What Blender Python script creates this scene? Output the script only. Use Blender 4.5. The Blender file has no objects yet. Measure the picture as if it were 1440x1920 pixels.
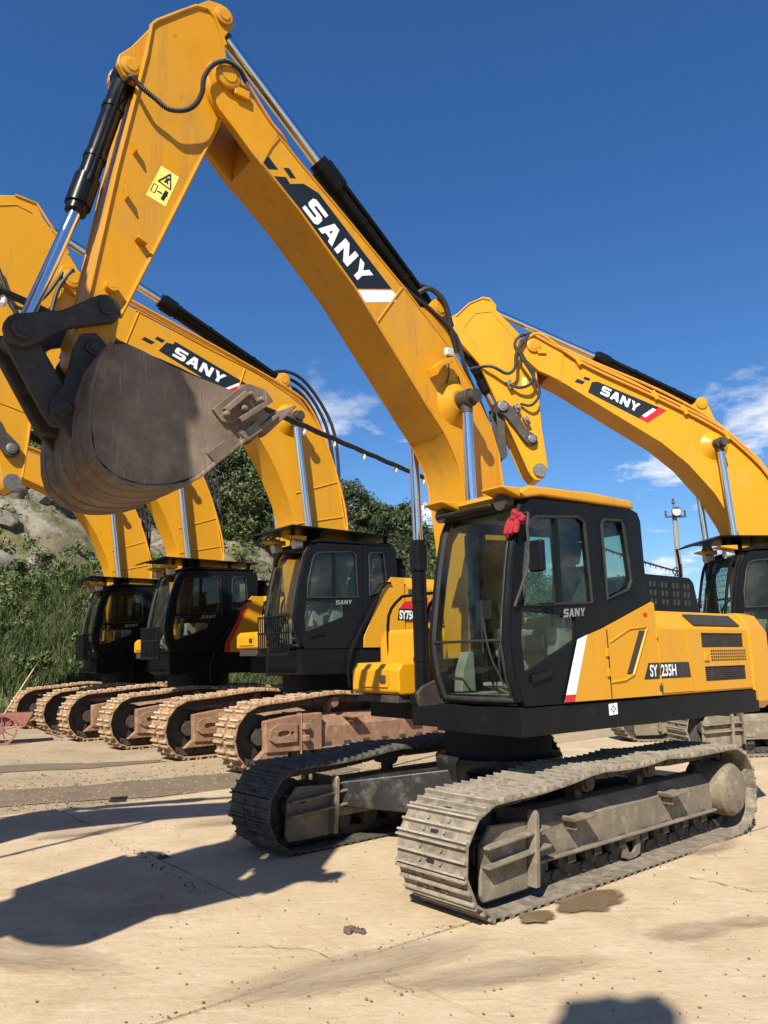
import bpy, bmesh, math, random
import numpy as np
from mathutils import Vector, Matrix
from mathutils.geometry import tessellate_polygon
from math import radians as rad, sin, cos, pi

random.seed(7)
rng = np.random.default_rng(11)
SC = bpy.context.scene
COL = SC.collection

# ------------------------------------------------------------------ camera
cam = bpy.data.cameras.new('camera')
cam.sensor_fit = 'VERTICAL'
cam.sensor_height = 36.0
cam.lens = 1412.92 * 36.0 / 1920.0
cam.clip_end = 4000
cam_o = bpy.data.objects.new('camera', cam)
COL.objects.link(cam_o)
PITCH, ROLL, CAM_H = rad(10.9613), rad(-0.9512), 1.7391
_r, _u, _f = Vector((1, 0, 0)), Vector((0, -sin(PITCH), cos(PITCH))), Vector((0, cos(PITCH), sin(PITCH)))
_r2, _u2 = _r * cos(ROLL) + _u * sin(ROLL), _u * cos(ROLL) - _r * sin(ROLL)
cam_o.matrix_world = Matrix(((_r2.x, _u2.x, -_f.x, 0), (_r2.y, _u2.y, -_f.y, 0), (_r2.z, _u2.z, -_f.z, CAM_H), (0, 0, 0, 1)))
SC.camera = cam_o

# ------------------------------------------------------------------ sun, sky, exposure
SUN_AZ, SUN_EL = rad(-108), rad(42.5)
sd = Vector((cos(SUN_AZ) * cos(SUN_EL), sin(SUN_AZ) * cos(SUN_EL), sin(SUN_EL)))
sun = bpy.data.lights.new('sun', 'SUN')
sun.energy = 5.0
sun.angle = rad(0.53)
sun.color = (1.0, 0.94, 0.84)
sun_o = bpy.data.objects.new('sun', sun)
sun_o.rotation_euler = sd.to_track_quat('Z', 'Y').to_euler()
COL.objects.link(sun_o)

W = bpy.data.worlds.new('World')
SC.world = W
W.use_nodes = True
nt = W.node_tree
nt.nodes.clear()
def wn(t, **k):
    n = nt.nodes.new(t)
    for a, b in k.items():
        setattr(n, a, b)
    return n
out = wn('ShaderNodeOutputWorld')
bg = wn('ShaderNodeBackground')
bg.inputs['Strength'].default_value = 0.057
sky = wn('ShaderNodeTexSky', sky_type='NISHITA', sun_disc=False, sun_elevation=SUN_EL,
         sun_rotation=math.atan2(sd.x, sd.y), air_density=1.2, dust_density=0.3, ozone_density=3.5, altitude=200)
tc = wn('ShaderNodeTexCoord')
sep = wn('ShaderNodeSeparateXYZ')
nt.links.new(tc.outputs['Generated'], sep.inputs[0])
def wmath(op, a, b=None, c=None):
    n = wn('ShaderNodeMath', operation=op)
    for i, v in enumerate((a, b, c)):
        if v is None:
            continue
        if isinstance(v, (int, float)):
            n.inputs[i].default_value = v
        else:
            nt.links.new(v, n.inputs[i])
    return n.outputs[0]
zc = wmath('MAXIMUM', wmath('ADD', sep.outputs[2], 0.12), 0.06)
cx = wmath('DIVIDE', sep.outputs[0], zc)
cy = wmath('DIVIDE', sep.outputs[1], zc)
comb = wn('ShaderNodeCombineXYZ')
nt.links.new(cx, comb.inputs[0])
nt.links.new(cy, comb.inputs[1])
mp = wn('ShaderNodeMapping')
mp.inputs['Location'].default_value = (-10.48, 1.77, 0)
mp.inputs['Scale'].default_value = (1.15, 1.0, 1)
nt.links.new(comb.outputs[0], mp.inputs[0])
nz = wn('ShaderNodeTexNoise')
nz.inputs['Scale'].default_value = 1.9
nz.inputs['Detail'].default_value = 9
nz.inputs['Roughness'].default_value = 0.6
nt.links.new(mp.outputs[0], nz.inputs['Vector'])
cr = wn('ShaderNodeValToRGB')
cr.color_ramp.elements[0].position = 0.54
cr.color_ramp.elements[1].position = 0.655
nt.links.new(nz.outputs[0], cr.inputs[0])
lowm = wn('ShaderNodeMapRange')
lowm.inputs['From Min'].default_value = 0.40
lowm.inputs['From Max'].default_value = 0.26
nt.links.new(sep.outputs[2], lowm.inputs['Value'])
cmask = wmath('MULTIPLY', cr.outputs[0], lowm.outputs[0])
cmask = wmath('MULTIPLY', cmask, 0.9)
mixc = wn('ShaderNodeMixRGB')
mixc.inputs[2].default_value = (11.0, 11.3, 11.8, 1)
nt.links.new(cmask, mixc.inputs[0])
hs = wn('ShaderNodeHueSaturation')
hs.inputs['Saturation'].default_value = 1.20
hs.inputs['Value'].default_value = 1.0
nt.links.new(sky.outputs[0], hs.inputs['Color'])
tint = wn('ShaderNodeMixRGB', blend_type='MULTIPLY')
tint.inputs[0].default_value = 1.0
tint.inputs[2].default_value = (0.90, 1.11, 1.40, 1)
nt.links.new(hs.outputs[0], tint.inputs[1])
nt.links.new(tint.outputs[0], mixc.inputs[1])
nt.links.new(mixc.outputs[0], bg.inputs[0])
nt.links.new(bg.outputs[0], out.inputs[0])

vs = SC.view_settings
vs.view_transform = 'Standard'
vs.look = 'None'
vs.exposure = 0.68
vs.gamma = 1.0
vs.use_curve_mapping = False

# ------------------------------------------------------------------ materials
MATS = {}
def mat(name, stops, scale=3.0, rough=0.5, metal=0.0, bump=0.0, bscale=40.0, dust=None, world=False, spec=0.5,
        coat=0.0, detail=6.0, rvar=0.0, rand=True, streak=None, nrough=0.6):
    """stops: colours along a noise ramp; dust: (colour, lo, hi, scale) second noise layer."""
    m = bpy.data.materials.new(name)
    m.use_nodes = True
    t = m.node_tree
    N, L = t.nodes, t.links
    b = N['Principled BSDF']
    if world:
        src = N.new('ShaderNodeNewGeometry').outputs['Position']
    else:
        src = N.new('ShaderNodeTexCoord').outputs['Object']
    if streak:
        mpn = N.new('ShaderNodeMapping')
        mpn.inputs['Scale'].default_value = streak
        L.new(src, mpn.inputs[0])
        vec = mpn.outputs[0]
    else:
        vec = src
    def noise(sc, det=detail, rr=nrough, v=None):
        n = N.new('ShaderNodeTexNoise')
        n.noise_dimensions = '4D'
        n.inputs['Scale'].default_value = sc
        n.inputs['Detail'].default_value = det
        n.inputs['Roughness'].default_value = rr
        L.new(v or vec, n.inputs['Vector'])
        if rand and not world:
            oi = N.new('ShaderNodeObjectInfo')
            mu = N.new('ShaderNodeMath'); mu.operation = 'MULTIPLY'; mu.inputs[1].default_value = 37.0
            L.new(oi.outputs['Random'], mu.inputs[0])
            L.new(mu.outputs[0], n.inputs['W'])
        return n.outputs[0]
    n1 = noise(scale)
    rp = N.new('ShaderNodeValToRGB')
    el = rp.color_ramp.elements
    k = len(stops)
    for i, c in enumerate(stops):
        p = 0.3 + 0.4 * i / max(1, k - 1)
        if i < 2:
            el[i].position = p
        else:
            el.new(p)
    for i, c in enumerate(stops):
        el[i].color = (*c, 1)
    if k == 1:
        el[1].color = (*stops[0], 1)
    L.new(n1, rp.inputs[0])
    col = rp.outputs[0]
    if dust:
        for ent in (dust if isinstance(dust, list) else [dust]):
            dc, lo, hi, ds = ent[:4]
            sv = src
            if len(ent) > 4:
                mq = N.new('ShaderNodeMapping')
                mq.inputs['Scale'].default_value = ent[4]
                if len(ent) > 5:
                    mq.inputs['Rotation'].default_value = (0, 0, ent[5])
                L.new(src, mq.inputs[0])
                sv = mq.outputs[0]
            n2 = noise(ds, 8.0, 0.68, sv)
            mr = N.new('ShaderNodeMapRange')
            mr.inputs['From Min'].default_value = lo
            mr.inputs['From Max'].default_value = hi
            L.new(n2, mr.inputs['Value'])
            mx = N.new('ShaderNodeMixRGB')
            L.new(mr.outputs[0], mx.inputs[0])
            L.new(col, mx.inputs[1])
            mx.inputs[2].default_value = (*dc, 1)
            col = mx.outputs[0]
    L.new(col, b.inputs['Base Color'])
    b.inputs['Metallic'].default_value = metal
    b.inputs['Specular IOR Level'].default_value = spec
    b.inputs['Coat Weight'].default_value = coat
    b.inputs['Coat Roughness'].default_value = 0.15
    if rvar:
        mr = N.new('ShaderNodeMapRange')
        mr.inputs['To Min'].default_value = max(0.03, rough - rvar)
        mr.inputs['To Max'].default_value = min(1, rough + rvar)
        mr.inputs['From Min'].default_value = 0.3
        mr.inputs['From Max'].default_value = 0.7
        L.new(noise(scale * 2.3), mr.inputs['Value'])
        L.new(mr.outputs[0], b.inputs['Roughness'])
    else:
        b.inputs['Roughness'].default_value = rough
    if bump:
        bn = N.new('ShaderNodeBump')
        bn.inputs['Strength'].default_value = 1.0
        bn.inputs['Distance'].default_value = bump
        L.new(noise(bscale, 7.0, 0.65, src), bn.inputs['Height'])
        L.new(bn.outputs[0], b.inputs['Normal'])
    MATS[name] = m
    return m

mat('yellow', [(0.525, 0.236, 0.006), (0.60, 0.278, 0.009)], 1.1, 0.38, rvar=0.14, bump=0.006, bscale=1.8, spec=0.32,
    dust=[((0.44, 0.25, 0.055), 0.50, 0.80, 1.6), ((0.30, 0.165, 0.045), 0.53, 0.80, 3.0, (2.6, 2.6, .22)), ((0.29, 0.15, 0.03), 0.62, 0.72, 9), ((0.09, 0.055, 0.018), 0.70, 0.74, 15), ((0.10, 0.07, 0.035), 0.69, 0.75, 6.5, (1, 1, 4)), ((0.52, 0.37, 0.17), 0.66, 0.76, 30)], coat=0.04)
mat('yellow_clean', [(0.565, 0.260, 0.006), (0.625, 0.290, 0.009)], 0.8, 0.34, rvar=0.12, bump=0.005, bscale=1.8, spec=0.35,
    dust=[((0.48, 0.28, 0.06), 0.53, 0.85, 1.6), ((0.36, 0.21, 0.06), 0.56, 0.84, 3.0, (2.4, 2.4, .25)), ((0.16, 0.10, 0.03), 0.70, 0.75, 14), ((0.54, 0.39, 0.18), 0.68, 0.78, 28)], coat=0.06)
mat('black', [(0.005, 0.006, 0.007), (0.009, 0.010, 0.011)], 2.5, 0.38, rvar=0.1, bump=0.0004, bscale=30,
    dust=[((0.06, 0.052, 0.04), 0.62, 1.0, 3.5), ((0.14, 0.12, 0.09), 0.70, 0.80, 45)], spec=0.13)
mat('black_clean', [(0.006, 0.0065, 0.008), (0.010, 0.011, 0.012)], 2.5, 0.26, rvar=0.08,
    dust=((0.035, 0.03, 0.026), 0.66, 1.0, 4), spec=0.14)
mat('scratched_black', [(0.012, 0.012, 0.012), (0.022, 0.021, 0.02)], 3, 0.42, rvar=0.12,
    dust=[((0.17, 0.15, 0.12), 0.5, 0.8, 6), ((0.3, 0.28, 0.25), 0.66, 0.74, 55)], bump=0.001, bscale=60)
mat('rubber', [(0.012, 0.012, 0.012), (0.022, 0.021, 0.02)], 6, 0.6, dust=((0.09, 0.08, 0.06), 0.55, 0.9, 20))
mat('chrome', [(0.78, 0.78, 0.79)], 3, 0.12, metal=1.0, dust=((0.55, 0.54, 0.52), 0.6, 0.9, 30))
mat('pin_steel', [(0.16, 0.15, 0.14), (0.30, 0.27, 0.24)], 14, 0.5, metal=0.7, bump=0.001, bscale=60)
mat('dark_iron', [(0.035, 0.031, 0.029), (0.075, 0.062, 0.052)], 5, 0.62, metal=0.25, bump=0.002, bscale=35,
    dust=((0.19, 0.15, 0.11), 0.55, 0.85, 9))
mat('track_grey', [(0.095, 0.078, 0.057), (0.19, 0.158, 0.112), (0.27, 0.228, 0.165)], 8, 0.8, bump=0.004, bscale=50,
    dust=[((0.36, 0.30, 0.21), 0.50, 0.72, 15), ((0.055, 0.045, 0.035), 0.60, 0.72, 21)])
mat('track_shaded', [(0.035, 0.031, 0.027), (0.075, 0.065, 0.05), (0.12, 0.10, 0.075)], 9, 0.72, bump=0.003, bscale=55,
    dust=((0.19, 0.16, 0.115), 0.55, 0.85, 24))  # darker copy of the shoe steel: far track's shade put into the colour
mat('track_mud', [(0.20, 0.115, 0.06), (0.31, 0.19, 0.10), (0.40, 0.275, 0.155)], 7, 0.88, bump=0.006, bscale=38,
    dust=[((0.44, 0.33, 0.20), 0.54, 0.76, 14), ((0.10, 0.06, 0.038), 0.60, 0.70, 10)])
mat('frame_mud', [(0.20, 0.10, 0.055), (0.29, 0.165, 0.095)], 4, 0.85, bump=0.005, bscale=30,
    dust=[((0.40, 0.28, 0.165), 0.5, 0.76, 7), ((0.10, 0.055, 0.035), 0.60, 0.70, 8, (1, 1, .4))])
mat('worn_lit_steel', [(0.22, 0.185, 0.135), (0.36, 0.315, 0.245), (0.46, 0.41, 0.33)], 10, 0.6, metal=0.2, bump=0.003, bscale=60, dust=((0.12, 0.10, 0.075), 0.58, 0.72, 18))  # grouser tops: real tip wear plus sunlit highlights painted into the colour
mat('worn_lit_mud', [(0.34, 0.22, 0.125), (0.47, 0.34, 0.21), (0.55, 0.43, 0.29)], 9, 0.8, bump=0.003, bscale=40, dust=((0.18, 0.11, 0.065), 0.58, 0.72, 14))  # muddy grouser tops, lightened for wear and for painted sun highlights
mat('frame_dust', [(0.13, 0.105, 0.073), (0.215, 0.175, 0.12)], 5, 0.88, bump=0.005, bscale=45,
    dust=[((0.33, 0.275, 0.19), 0.50, 0.74, 7), ((0.07, 0.057, 0.043), 0.60, 0.72, 11), ((0.36, 0.31, 0.22), 0.60, 0.72, 40)])
mat('chain_steel', [(0.04, 0.033, 0.028), (0.085, 0.068, 0.053)], 12, 0.75, metal=0.2, bump=0.003, bscale=50,
    dust=((0.2, 0.16, 0.115), 0.54, 0.85, 22))
mat('bucket', [(0.105, 0.072, 0.048), (0.17, 0.122, 0.083), (0.235, 0.178, 0.128)], 2.2, 0.66, metal=0.15, bump=0.005, bscale=22, rvar=.2,
    dust=[((0.33, 0.255, 0.17), 0.52, 0.74, 2.6), ((0.34, 0.275, 0.20), 0.58, 0.68, 5, (7, 1, .45)), ((0.17, 0.062, 0.036), 0.57, 0.70, 4), ((0.05, 0.037, 0.028), 0.60, 0.70, 8, (5, 1, 1)), ((0.40, 0.34, 0.27), 0.67, 0.71, 26)])
mat('mesh_dark', [(0.02, 0.018, 0.016), (0.05, 0.042, 0.032)], 40, 0.6)
mat('inside_dark', [(0.008, 0.008, 0.008)], 3, 0.8)
mat('seat_fabric', [(0.02, 0.022, 0.022), (0.04, 0.042, 0.04)], 10, 0.85)
mat('lining', [(0.11, 0.12, 0.095), (0.16, 0.17, 0.135)], 4, 0.8)
mat('cab_trim', [(0.16, 0.17, 0.155), (0.24, 0.25, 0.23)], 5, 0.7)
mat('white_decal', [(0.72, 0.73, 0.74), (0.80, 0.80, 0.80)], 6, 0.45, dust=((0.5, 0.47, 0.4), 0.62, 0.95, 12))
mat('black_decal', [(0.010, 0.012, 0.013), (0.016, 0.018, 0.02)], 6, 0.35, dust=((0.06, 0.06, 0.055), 0.6, 0.95, 9))
mat('red_decal', [(0.50, 0.012, 0.018), (0.58, 0.02, 0.025)], 6, 0.4)
mat('maroon_ink', [(0.075, 0.018, 0.02), (0.10, 0.025, 0.025)], 6, 0.5)
mat('label_yellow', [(0.80, 0.66, 0.10), (0.85, 0.74, 0.22)], 6, 0.5)
mat('red_cloth', [(0.22, 0.008, 0.016), (0.42, 0.022, 0.035)], 20, 0.9, bump=0.003, bscale=120)
mat('concrete', [(0.41, 0.308, 0.185), (0.48, 0.372, 0.235), (0.53, 0.425, 0.285)], 0.8, 0.93, world=True, bump=0.011, bscale=13,
    dust=[((0.36, 0.262, 0.152), 0.50, 0.72, 0.75), ((0.56, 0.455, 0.315), 0.54, 0.70, 2.3), ((0.33, 0.24, 0.142), 0.55, 0.73, 2.2, (1, 6, 1), 0.5),
          ((0.55, 0.445, 0.305), 0.55, 0.68, 1.7, (1.2, 9, 1), -0.35), ((0.28, 0.20, 0.12), 0.61, 0.74, 5.0), ((0.28, 0.205, 0.127), 0.61, 0.73, 3.0, (1, 14, 1), 1.1), ((0.58, 0.475, 0.335), 0.61, 0.71, 24), ((0.22, 0.16, 0.10), 0.65, 0.72, 48)], detail=10, spec=0.15, nrough=0.68)
mat('dirt', [(0.31, 0.235, 0.147), (0.41, 0.317, 0.205)], 0.6, 0.95, world=True, bump=0.02, bscale=7,
    dust=[((0.22, 0.175, 0.12), 0.5, 0.72, 1.1), ((0.5, 0.41, 0.28), 0.58, 0.8, 5)], detail=9, spec=0.15)
mat('wet_dirt', [(0.14, 0.107, 0.068), (0.22, 0.168, 0.108)], 2.2, 0.55, world=True, bump=0.012, bscale=14, spec=0.4,
    dust=((0.30, 0.24, 0.16), 0.58, 0.8, 6))
mat('wet_concrete', [(0.17, 0.115, 0.062), (0.22, 0.155, 0.09)], 3, 0.22, world=True, bump=0.0015, bscale=20)
mat('joint', [(0.16, 0.125, 0.08), (0.24, 0.19, 0.13)], 6, 0.95, world=True)
mat('gravel', [(0.11, 0.085, 0.055), (0.21, 0.16, 0.105), (0.33, 0.265, 0.185)], 0.9, 0.9, world=True)
mat('clod', [(0.07, 0.055, 0.04), (0.15, 0.115, 0.08)], 20, 0.95, bump=0.004, bscale=60)
mat('hill_soil', [(0.07, 0.065, 0.028), (0.15, 0.12, 0.065), (0.25, 0.205, 0.135)], 0.9, 0.95, world=True, bump=0.12, bscale=1.6,
    dust=[((0.25, 0.225, 0.18), 0.53, 0.62, 0.5), ((0.06, 0.075, 0.02), 0.50, 0.60, 1.1), ((0.05, 0.045, 0.04), 0.58, 0.66, 2.4)], detail=10)
mat('rock', [(0.09, 0.08, 0.065), (0.18, 0.158, 0.128), (0.28, 0.255, 0.215)], 0.9, 0.9, world=True, bump=0.10, bscale=3.0,
    dust=[((0.09, 0.08, 0.07), 0.57, 0.68, 2.6), ((0.34, 0.25, 0.15), 0.6, 0.75, 0.8)], detail=10, nrough=0.7)
mat('grass', [(0.030, 0.050, 0.010), (0.062, 0.092, 0.018), (0.17, 0.15, 0.06)], 1.3, 0.75, world=True, detail=8)
mat('foliage', [(0.026, 0.042, 0.012), (0.050, 0.072, 0.018), (0.10, 0.115, 0.032)], 0.30, 0.6, world=True, detail=8)
mat('shrub_leaf', [(0.05, 0.075, 0.018), (0.09, 0.13, 0.03), (0.16, 0.19, 0.055)], 0.4, 0.65, world=True, detail=8)
mat('bark', [(0.10, 0.08, 0.06), (0.17, 0.14, 0.11)], 6, 0.9)
mat('pole_concrete', [(0.20, 0.195, 0.165), (0.28, 0.27, 0.23)], 3, 0.9, bump=0.002, bscale=30)
mat('insulator', [(0.05, 0.055, 0.055), (0.09, 0.09, 0.085)], 8, 0.4)
mat('lamp_lens', [(0.42, 0.43, 0.40), (0.52, 0.52, 0.48)], 30, 0.2, spec=0.8)
mat('bulb_plastic', [(0.66, 0.68, 0.70), (0.8, 0.8, 0.8)], 30, 0.25)
mat('rust_red', [(0.20, 0.075, 0.055), (0.32, 0.13, 0.095)], 6, 0.85, bump=0.003, bscale=40, dust=((0.4, 0.25, 0.18), 0.56, 0.8, 10))
mat('bamboo', [(0.40, 0.32, 0.15), (0.5, 0.42, 0.22)], 5, 0.7)
mat('orange_pipe', [(0.60, 0.25, 0.02), (0.66, 0.30, 0.04)], 3, 0.45, dust=((0.40, 0.24, 0.10), 0.5, 0.9, 8))

def glass_mat(name, tint, rough=0.02, gl=0.9):
    m = bpy.data.materials.new(name)
    m.use_nodes = True
    t = m.node_tree
    N, L = t.nodes, t.links
    N.remove(N['Principled BSDF'])
    o = N['Material Output']
    tr = N.new('ShaderNodeBsdfTransparent')
    tr.inputs[0].default_value = (*tint, 1)
    g = N.new('ShaderNodeBsdfGlossy')
    g.inputs['Roughness'].default_value = rough
    g.inputs['Color'].default_value = (gl, gl, gl, 1)
    df = N.new('ShaderNodeBsdfDiffuse')
    df.inputs[0].default_value = (0.34, 0.32, 0.26, 1)
    lw = N.new('ShaderNodeLayerWeight')
    lw.inputs['Blend'].default_value = 0.5
    pw = N.new('ShaderNodeMath'); pw.operation = 'POWER'; pw.inputs[1].default_value = 5.0
    L.new(lw.outputs['Facing'], pw.inputs[0])
    fr = N.new('ShaderNodeMath'); fr.operation = 'MULTIPLY_ADD'; fr.inputs[1].default_value = 0.95; fr.inputs[2].default_value = 0.035
    L.new(pw.outputs[0], fr.inputs[0])
    tcn = N.new('ShaderNodeTexCoord')
    n = N.new('ShaderNodeTexNoise')
    n.inputs['Scale'].default_value = 2.2
    n.inputs['Detail'].default_value = 8
    L.new(tcn.outputs['Object'], n.inputs['Vector'])
    mr = N.new('ShaderNodeMapRange')
    mr.inputs['From Min'].default_value = 0.42
    mr.inputs['From Max'].default_value = 0.9
    mr.inputs['To Max'].default_value = 0.10
    L.new(n.outputs[0], mr.inputs['Value'])
    m1 = N.new('ShaderNodeMixShader')
    L.new(mr.outputs[0], m1.inputs[0])
    L.new(tr.outputs[0], m1.inputs[1])
    L.new(df.outputs[0], m1.inputs[2])
    m2 = N.new('ShaderNodeMixShader')
    L.new(fr.outputs[0], m2.inputs[0])
    L.new(m1.outputs[0], m2.inputs[1])
    L.new(g.outputs[0], m2.inputs[2])
    L.new(m2.outputs[0], o.inputs[0])
    MATS[name] = m
glass_mat('cab_glass', (0.80, 0.87, 0.80))
glass_mat('tinted_glass', (0.80, 0.84, 0.79))

# ------------------------------------------------------------------ mesh helpers
def link(o, parent=None):
    COL.objects.link(o)
    if parent is not None:
        o.parent = parent
    return o

class MB:
    def __init__(self):
        self.v, self.f = [], []
    def add(self, vs, fs):
        b = len(self.v)
        self.v += [tuple(p) for p in vs]
        self.f += [tuple(i + b for i in f) for f in fs]
        return self
    def box(self, c, s, m=None):
        x, y, z = s[0] / 2, s[1] / 2, s[2] / 2
        ps = [Vector((a, b, d)) for a in (-x, x) for b in (-y, y) for d in (-z, z)]
        if m is not None:
            ps = [m @ p for p in ps]
        c = Vector(c)
        return self.add([p + c for p in ps], [(0, 1, 3, 2), (4, 6, 7, 5), (0, 4, 5, 1), (2, 3, 7, 6), (0, 2, 6, 4), (1, 5, 7, 3)])
    def bx(self, x0, x1, y0, y1, z0, z1):
        return self.box(((x0 + x1) / 2, (y0 + y1) / 2, (z0 + z1) / 2), (abs(x1 - x0), abs(y1 - y0), abs(z1 - z0)))
    def prism(self, poly, y0, y1, holes=()):
        """polygon in XZ extruded along Y, holes cut through."""
        loops = [list(poly)] + [list(h) for h in holes]
        if holes:
            flat = [p for l in loops for p in l]
            tris = tessellate_polygon([[Vector((p[0], p[1], 0)) for p in l] for l in loops])
        else:
            flat = loops[0]
            tris = [tuple(range(len(flat)))]
        n = len(flat)
        vs = [(p[0], y0, p[1]) for p in flat] + [(p[0], y1, p[1]) for p in flat]
        fs = [tuple(t) for t in tris] + [tuple(i + n for i in reversed(t)) for t in tris]
        b = 0
        for l in loops:
            k = len(l)
            for i in range(k):
                j = (i + 1) % k
                fs.append((b + i, b + i + n, b + j + n, b + j))
            b += k
        return self.add(vs, fs)
    def prism_x(self, poly, x0, x1):
        n = len(poly)
        vs = [(x0, p[0], p[1]) for p in poly] + [(x1, p[0], p[1]) for p in poly]
        fs = [tuple(range(n)), tuple(range(2 * n - 1, n - 1, -1))]
        fs += [(i, i + n, (i + 1) % n + n, (i + 1) % n) for i in range(n)]
        return self.add(vs, fs)
    def prism_z(self, poly, z0, z1):
        n = len(poly)
        vs = [(p[0], p[1], z0) for p in poly] + [(p[0], p[1], z1) for p in poly]
        fs = [tuple(range(n)), tuple(range(2 * n - 1, n - 1, -1))]
        fs += [(i, i + n, (i + 1) % n + n, (i + 1) % n) for i in range(n)]
        return self.add(vs, fs)
    def cyl(self, p0, p1, r0, r1=None, n=16):
        return self.rings([(p0, r0), (p1, r0 if r1 is None else r1)], n)
    def rings(self, pr, n=16, caps=True):
        """straight or bent round body through (point, radius) stations."""
        pts = [Vector(p) for p, r in pr]
        vs, fs = [], []
        ref = None
        for i, (p, (_, r)) in enumerate(zip(pts, pr)):
            a = pts[max(0, i - 1)]
            b = pts[min(len(pts) - 1, i + 1)]
            t = (b - a)
            if t.length < 1e-9:
                t = Vector((0, 0, 1))
            t.normalize()
            if ref is None:
                ref = t.orthogonal().normalized()
            else:
                ref = (ref - t * ref.dot(t))
                ref = ref.normalized() if ref.length > 1e-6 else t.orthogonal().normalized()
            bi = t.cross(ref)
            for k in range(n):
                an = 2 * pi * k / n
                vs.append(p + (ref * cos(an) + bi * sin(an)) * r)
        m = len(pts)
        for i in range(m - 1):
            for k in range(n):
                k2 = (k + 1) % n
                fs.append((i * n + k, i * n + k2, (i + 1) * n + k2, (i + 1) * n + k))
        if caps:
            fs.append(tuple(range(n - 1, -1, -1)))
            fs.append(tuple((m - 1) * n + k for k in range(n)))
        return self.add(vs, fs)
    def tube(self, pts, r, n=8, sub=4):
        pts = smooth_path(pts, sub) if sub > 1 else pts
        return self.rings([(p, r) for p in pts], n)
    def ball(self, c, r, n=10, sq=(1, 1, 1)):
        vs, fs = [], []
        m = max(4, n // 2)
        for i in range(m + 1):
            th = pi * i / m
            for k in range(n):
                ph = 2 * pi * k / n
                vs.append((c[0] + r * sq[0] * sin(th) * cos(ph), c[1] + r * sq[1] * sin(th) * sin(ph), c[2] + r * sq[2] * cos(th)))
        for i in range(m):
            for k in range(n):
                k2 = (k + 1) % n
                fs.append((i * n + k, (i + 1) * n + k, (i + 1) * n + k2, i * n + k2))
        return self.add(vs, fs)
    def mesh(self, name, T=None, bevel=0.0, seg=2, angle=32, smooth=True, mirror=False):
        vs = self.v
        if mirror:
            vs = [(p[0], -p[1], p[2]) for p in vs]
        if T is not None:
            vs = [T(p) for p in vs]
        me = bpy.data.meshes.new(name)
        me.from_pydata([tuple(p) for p in vs], [], self.f)
        bm = bmesh.new()
        bm.from_mesh(me)
        bmesh.ops.remove_doubles(bm, verts=bm.verts, dist=1e-5)
        bmesh.ops.recalc_face_normals(bm, faces=bm.faces)
        if bevel > 0:
            es = [e for e in bm.edges if len(e.link_faces) == 2 and e.calc_face_angle(0) > rad(28)]
            bmesh.ops.bevel(bm, geom=es, offset=bevel, segments=seg, affect='EDGES', clamp_overlap=True, profile=0.6)
        bm.to_mesh(me)
        bm.free()
        if smooth:
            me.shade_smooth()
            if bevel > 0:
                # area-weighted corner normals: flat faces stay flat, only the bevels turn
                nv, npol = len(me.vertices), len(me.polygons)
                fn, fa = np.empty(npol * 3), np.empty(npol)
                me.polygons.foreach_get('normal', fn)
                me.polygons.foreach_get('area', fa)
                lt = np.empty(npol, np.int32)
                me.polygons.foreach_get('loop_total', lt)
                lv = np.empty(len(me.loops), np.int32)
                me.loops.foreach_get('vertex_index', lv)
                fn = fn.reshape(-1, 3)
                acc = np.zeros((nv, 3))
                np.add.at(acc, lv, np.repeat(fn * (fa ** 1.0)[:, None], lt, 0))
                # keep sharp where a corner's face departs strongly from the weighted mean
                ln = np.linalg.norm(acc, axis=1)[:, None]
                acc = acc / np.maximum(ln, 1e-12)
                cn = acc[lv]
                ff = np.repeat(fn, lt, 0)
                bad = (cn * ff).sum(1) < cos(rad(50))
                cn[bad] = ff[bad]
                me.normals_split_custom_set([tuple(v) for v in cn])
            else:
                me.set_sharp_from_angle(angle=rad(angle))
        return me
    def build(self, name, m, parent=None, T=None, bevel=0.0, mirror=False, label=None, **k):
        me = self.mesh(name, T, bevel, mirror=mirror, **k)
        me.materials.append(MATS[m])
        o = bpy.data.objects.new(name, me)
        link(o, parent)
        if label:
            o['label'] = label
        return o

def smooth_path(pts, sub=4):
    P = [Vector(p) for p in pts]
    if len(P) < 3:
        return P
    outp = []
    for i in range(len(P) - 1):
        p0, p1, p2, p3 = P[max(0, i - 1)], P[i], P[i + 1], P[min(len(P) - 1, i + 2)]
        for k in range(sub):
            t = k / sub
            outp.append(0.5 * ((2 * p1) + (p2 - p0) * t + (2 * p0 - 5 * p1 + 4 * p2 - p3) * t * t + (3 * p1 - p0 - 3 * p2 + p3) * t ** 3))
    outp.append(P[-1])
    return outp

def place(o, M):
    o.matrix_basis = M
    return o

def empty(name, loc, rz=0, label=None, cat=None, group=None):
    o = bpy.data.objects.new(name, None)
    o.empty_display_size = 0.3
    link(o)
    o.location = loc
    o.rotation_euler = (0, 0, rz)
    tag(o, label, cat, group)
    return o

def tag(o, label=None, cat=None, group=None, kind=None):
    if label: o['label'] = label
    if cat: o['category'] = cat
    if group: o['group'] = group
    if kind: o['kind'] = kind
    return o

def copy_tree(o, parent=None):
    c = o.copy()
    COL.objects.link(c)
    c.parent = parent
    for ch in list(o.children):
        copy_tree(ch, c)
    return c

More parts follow.
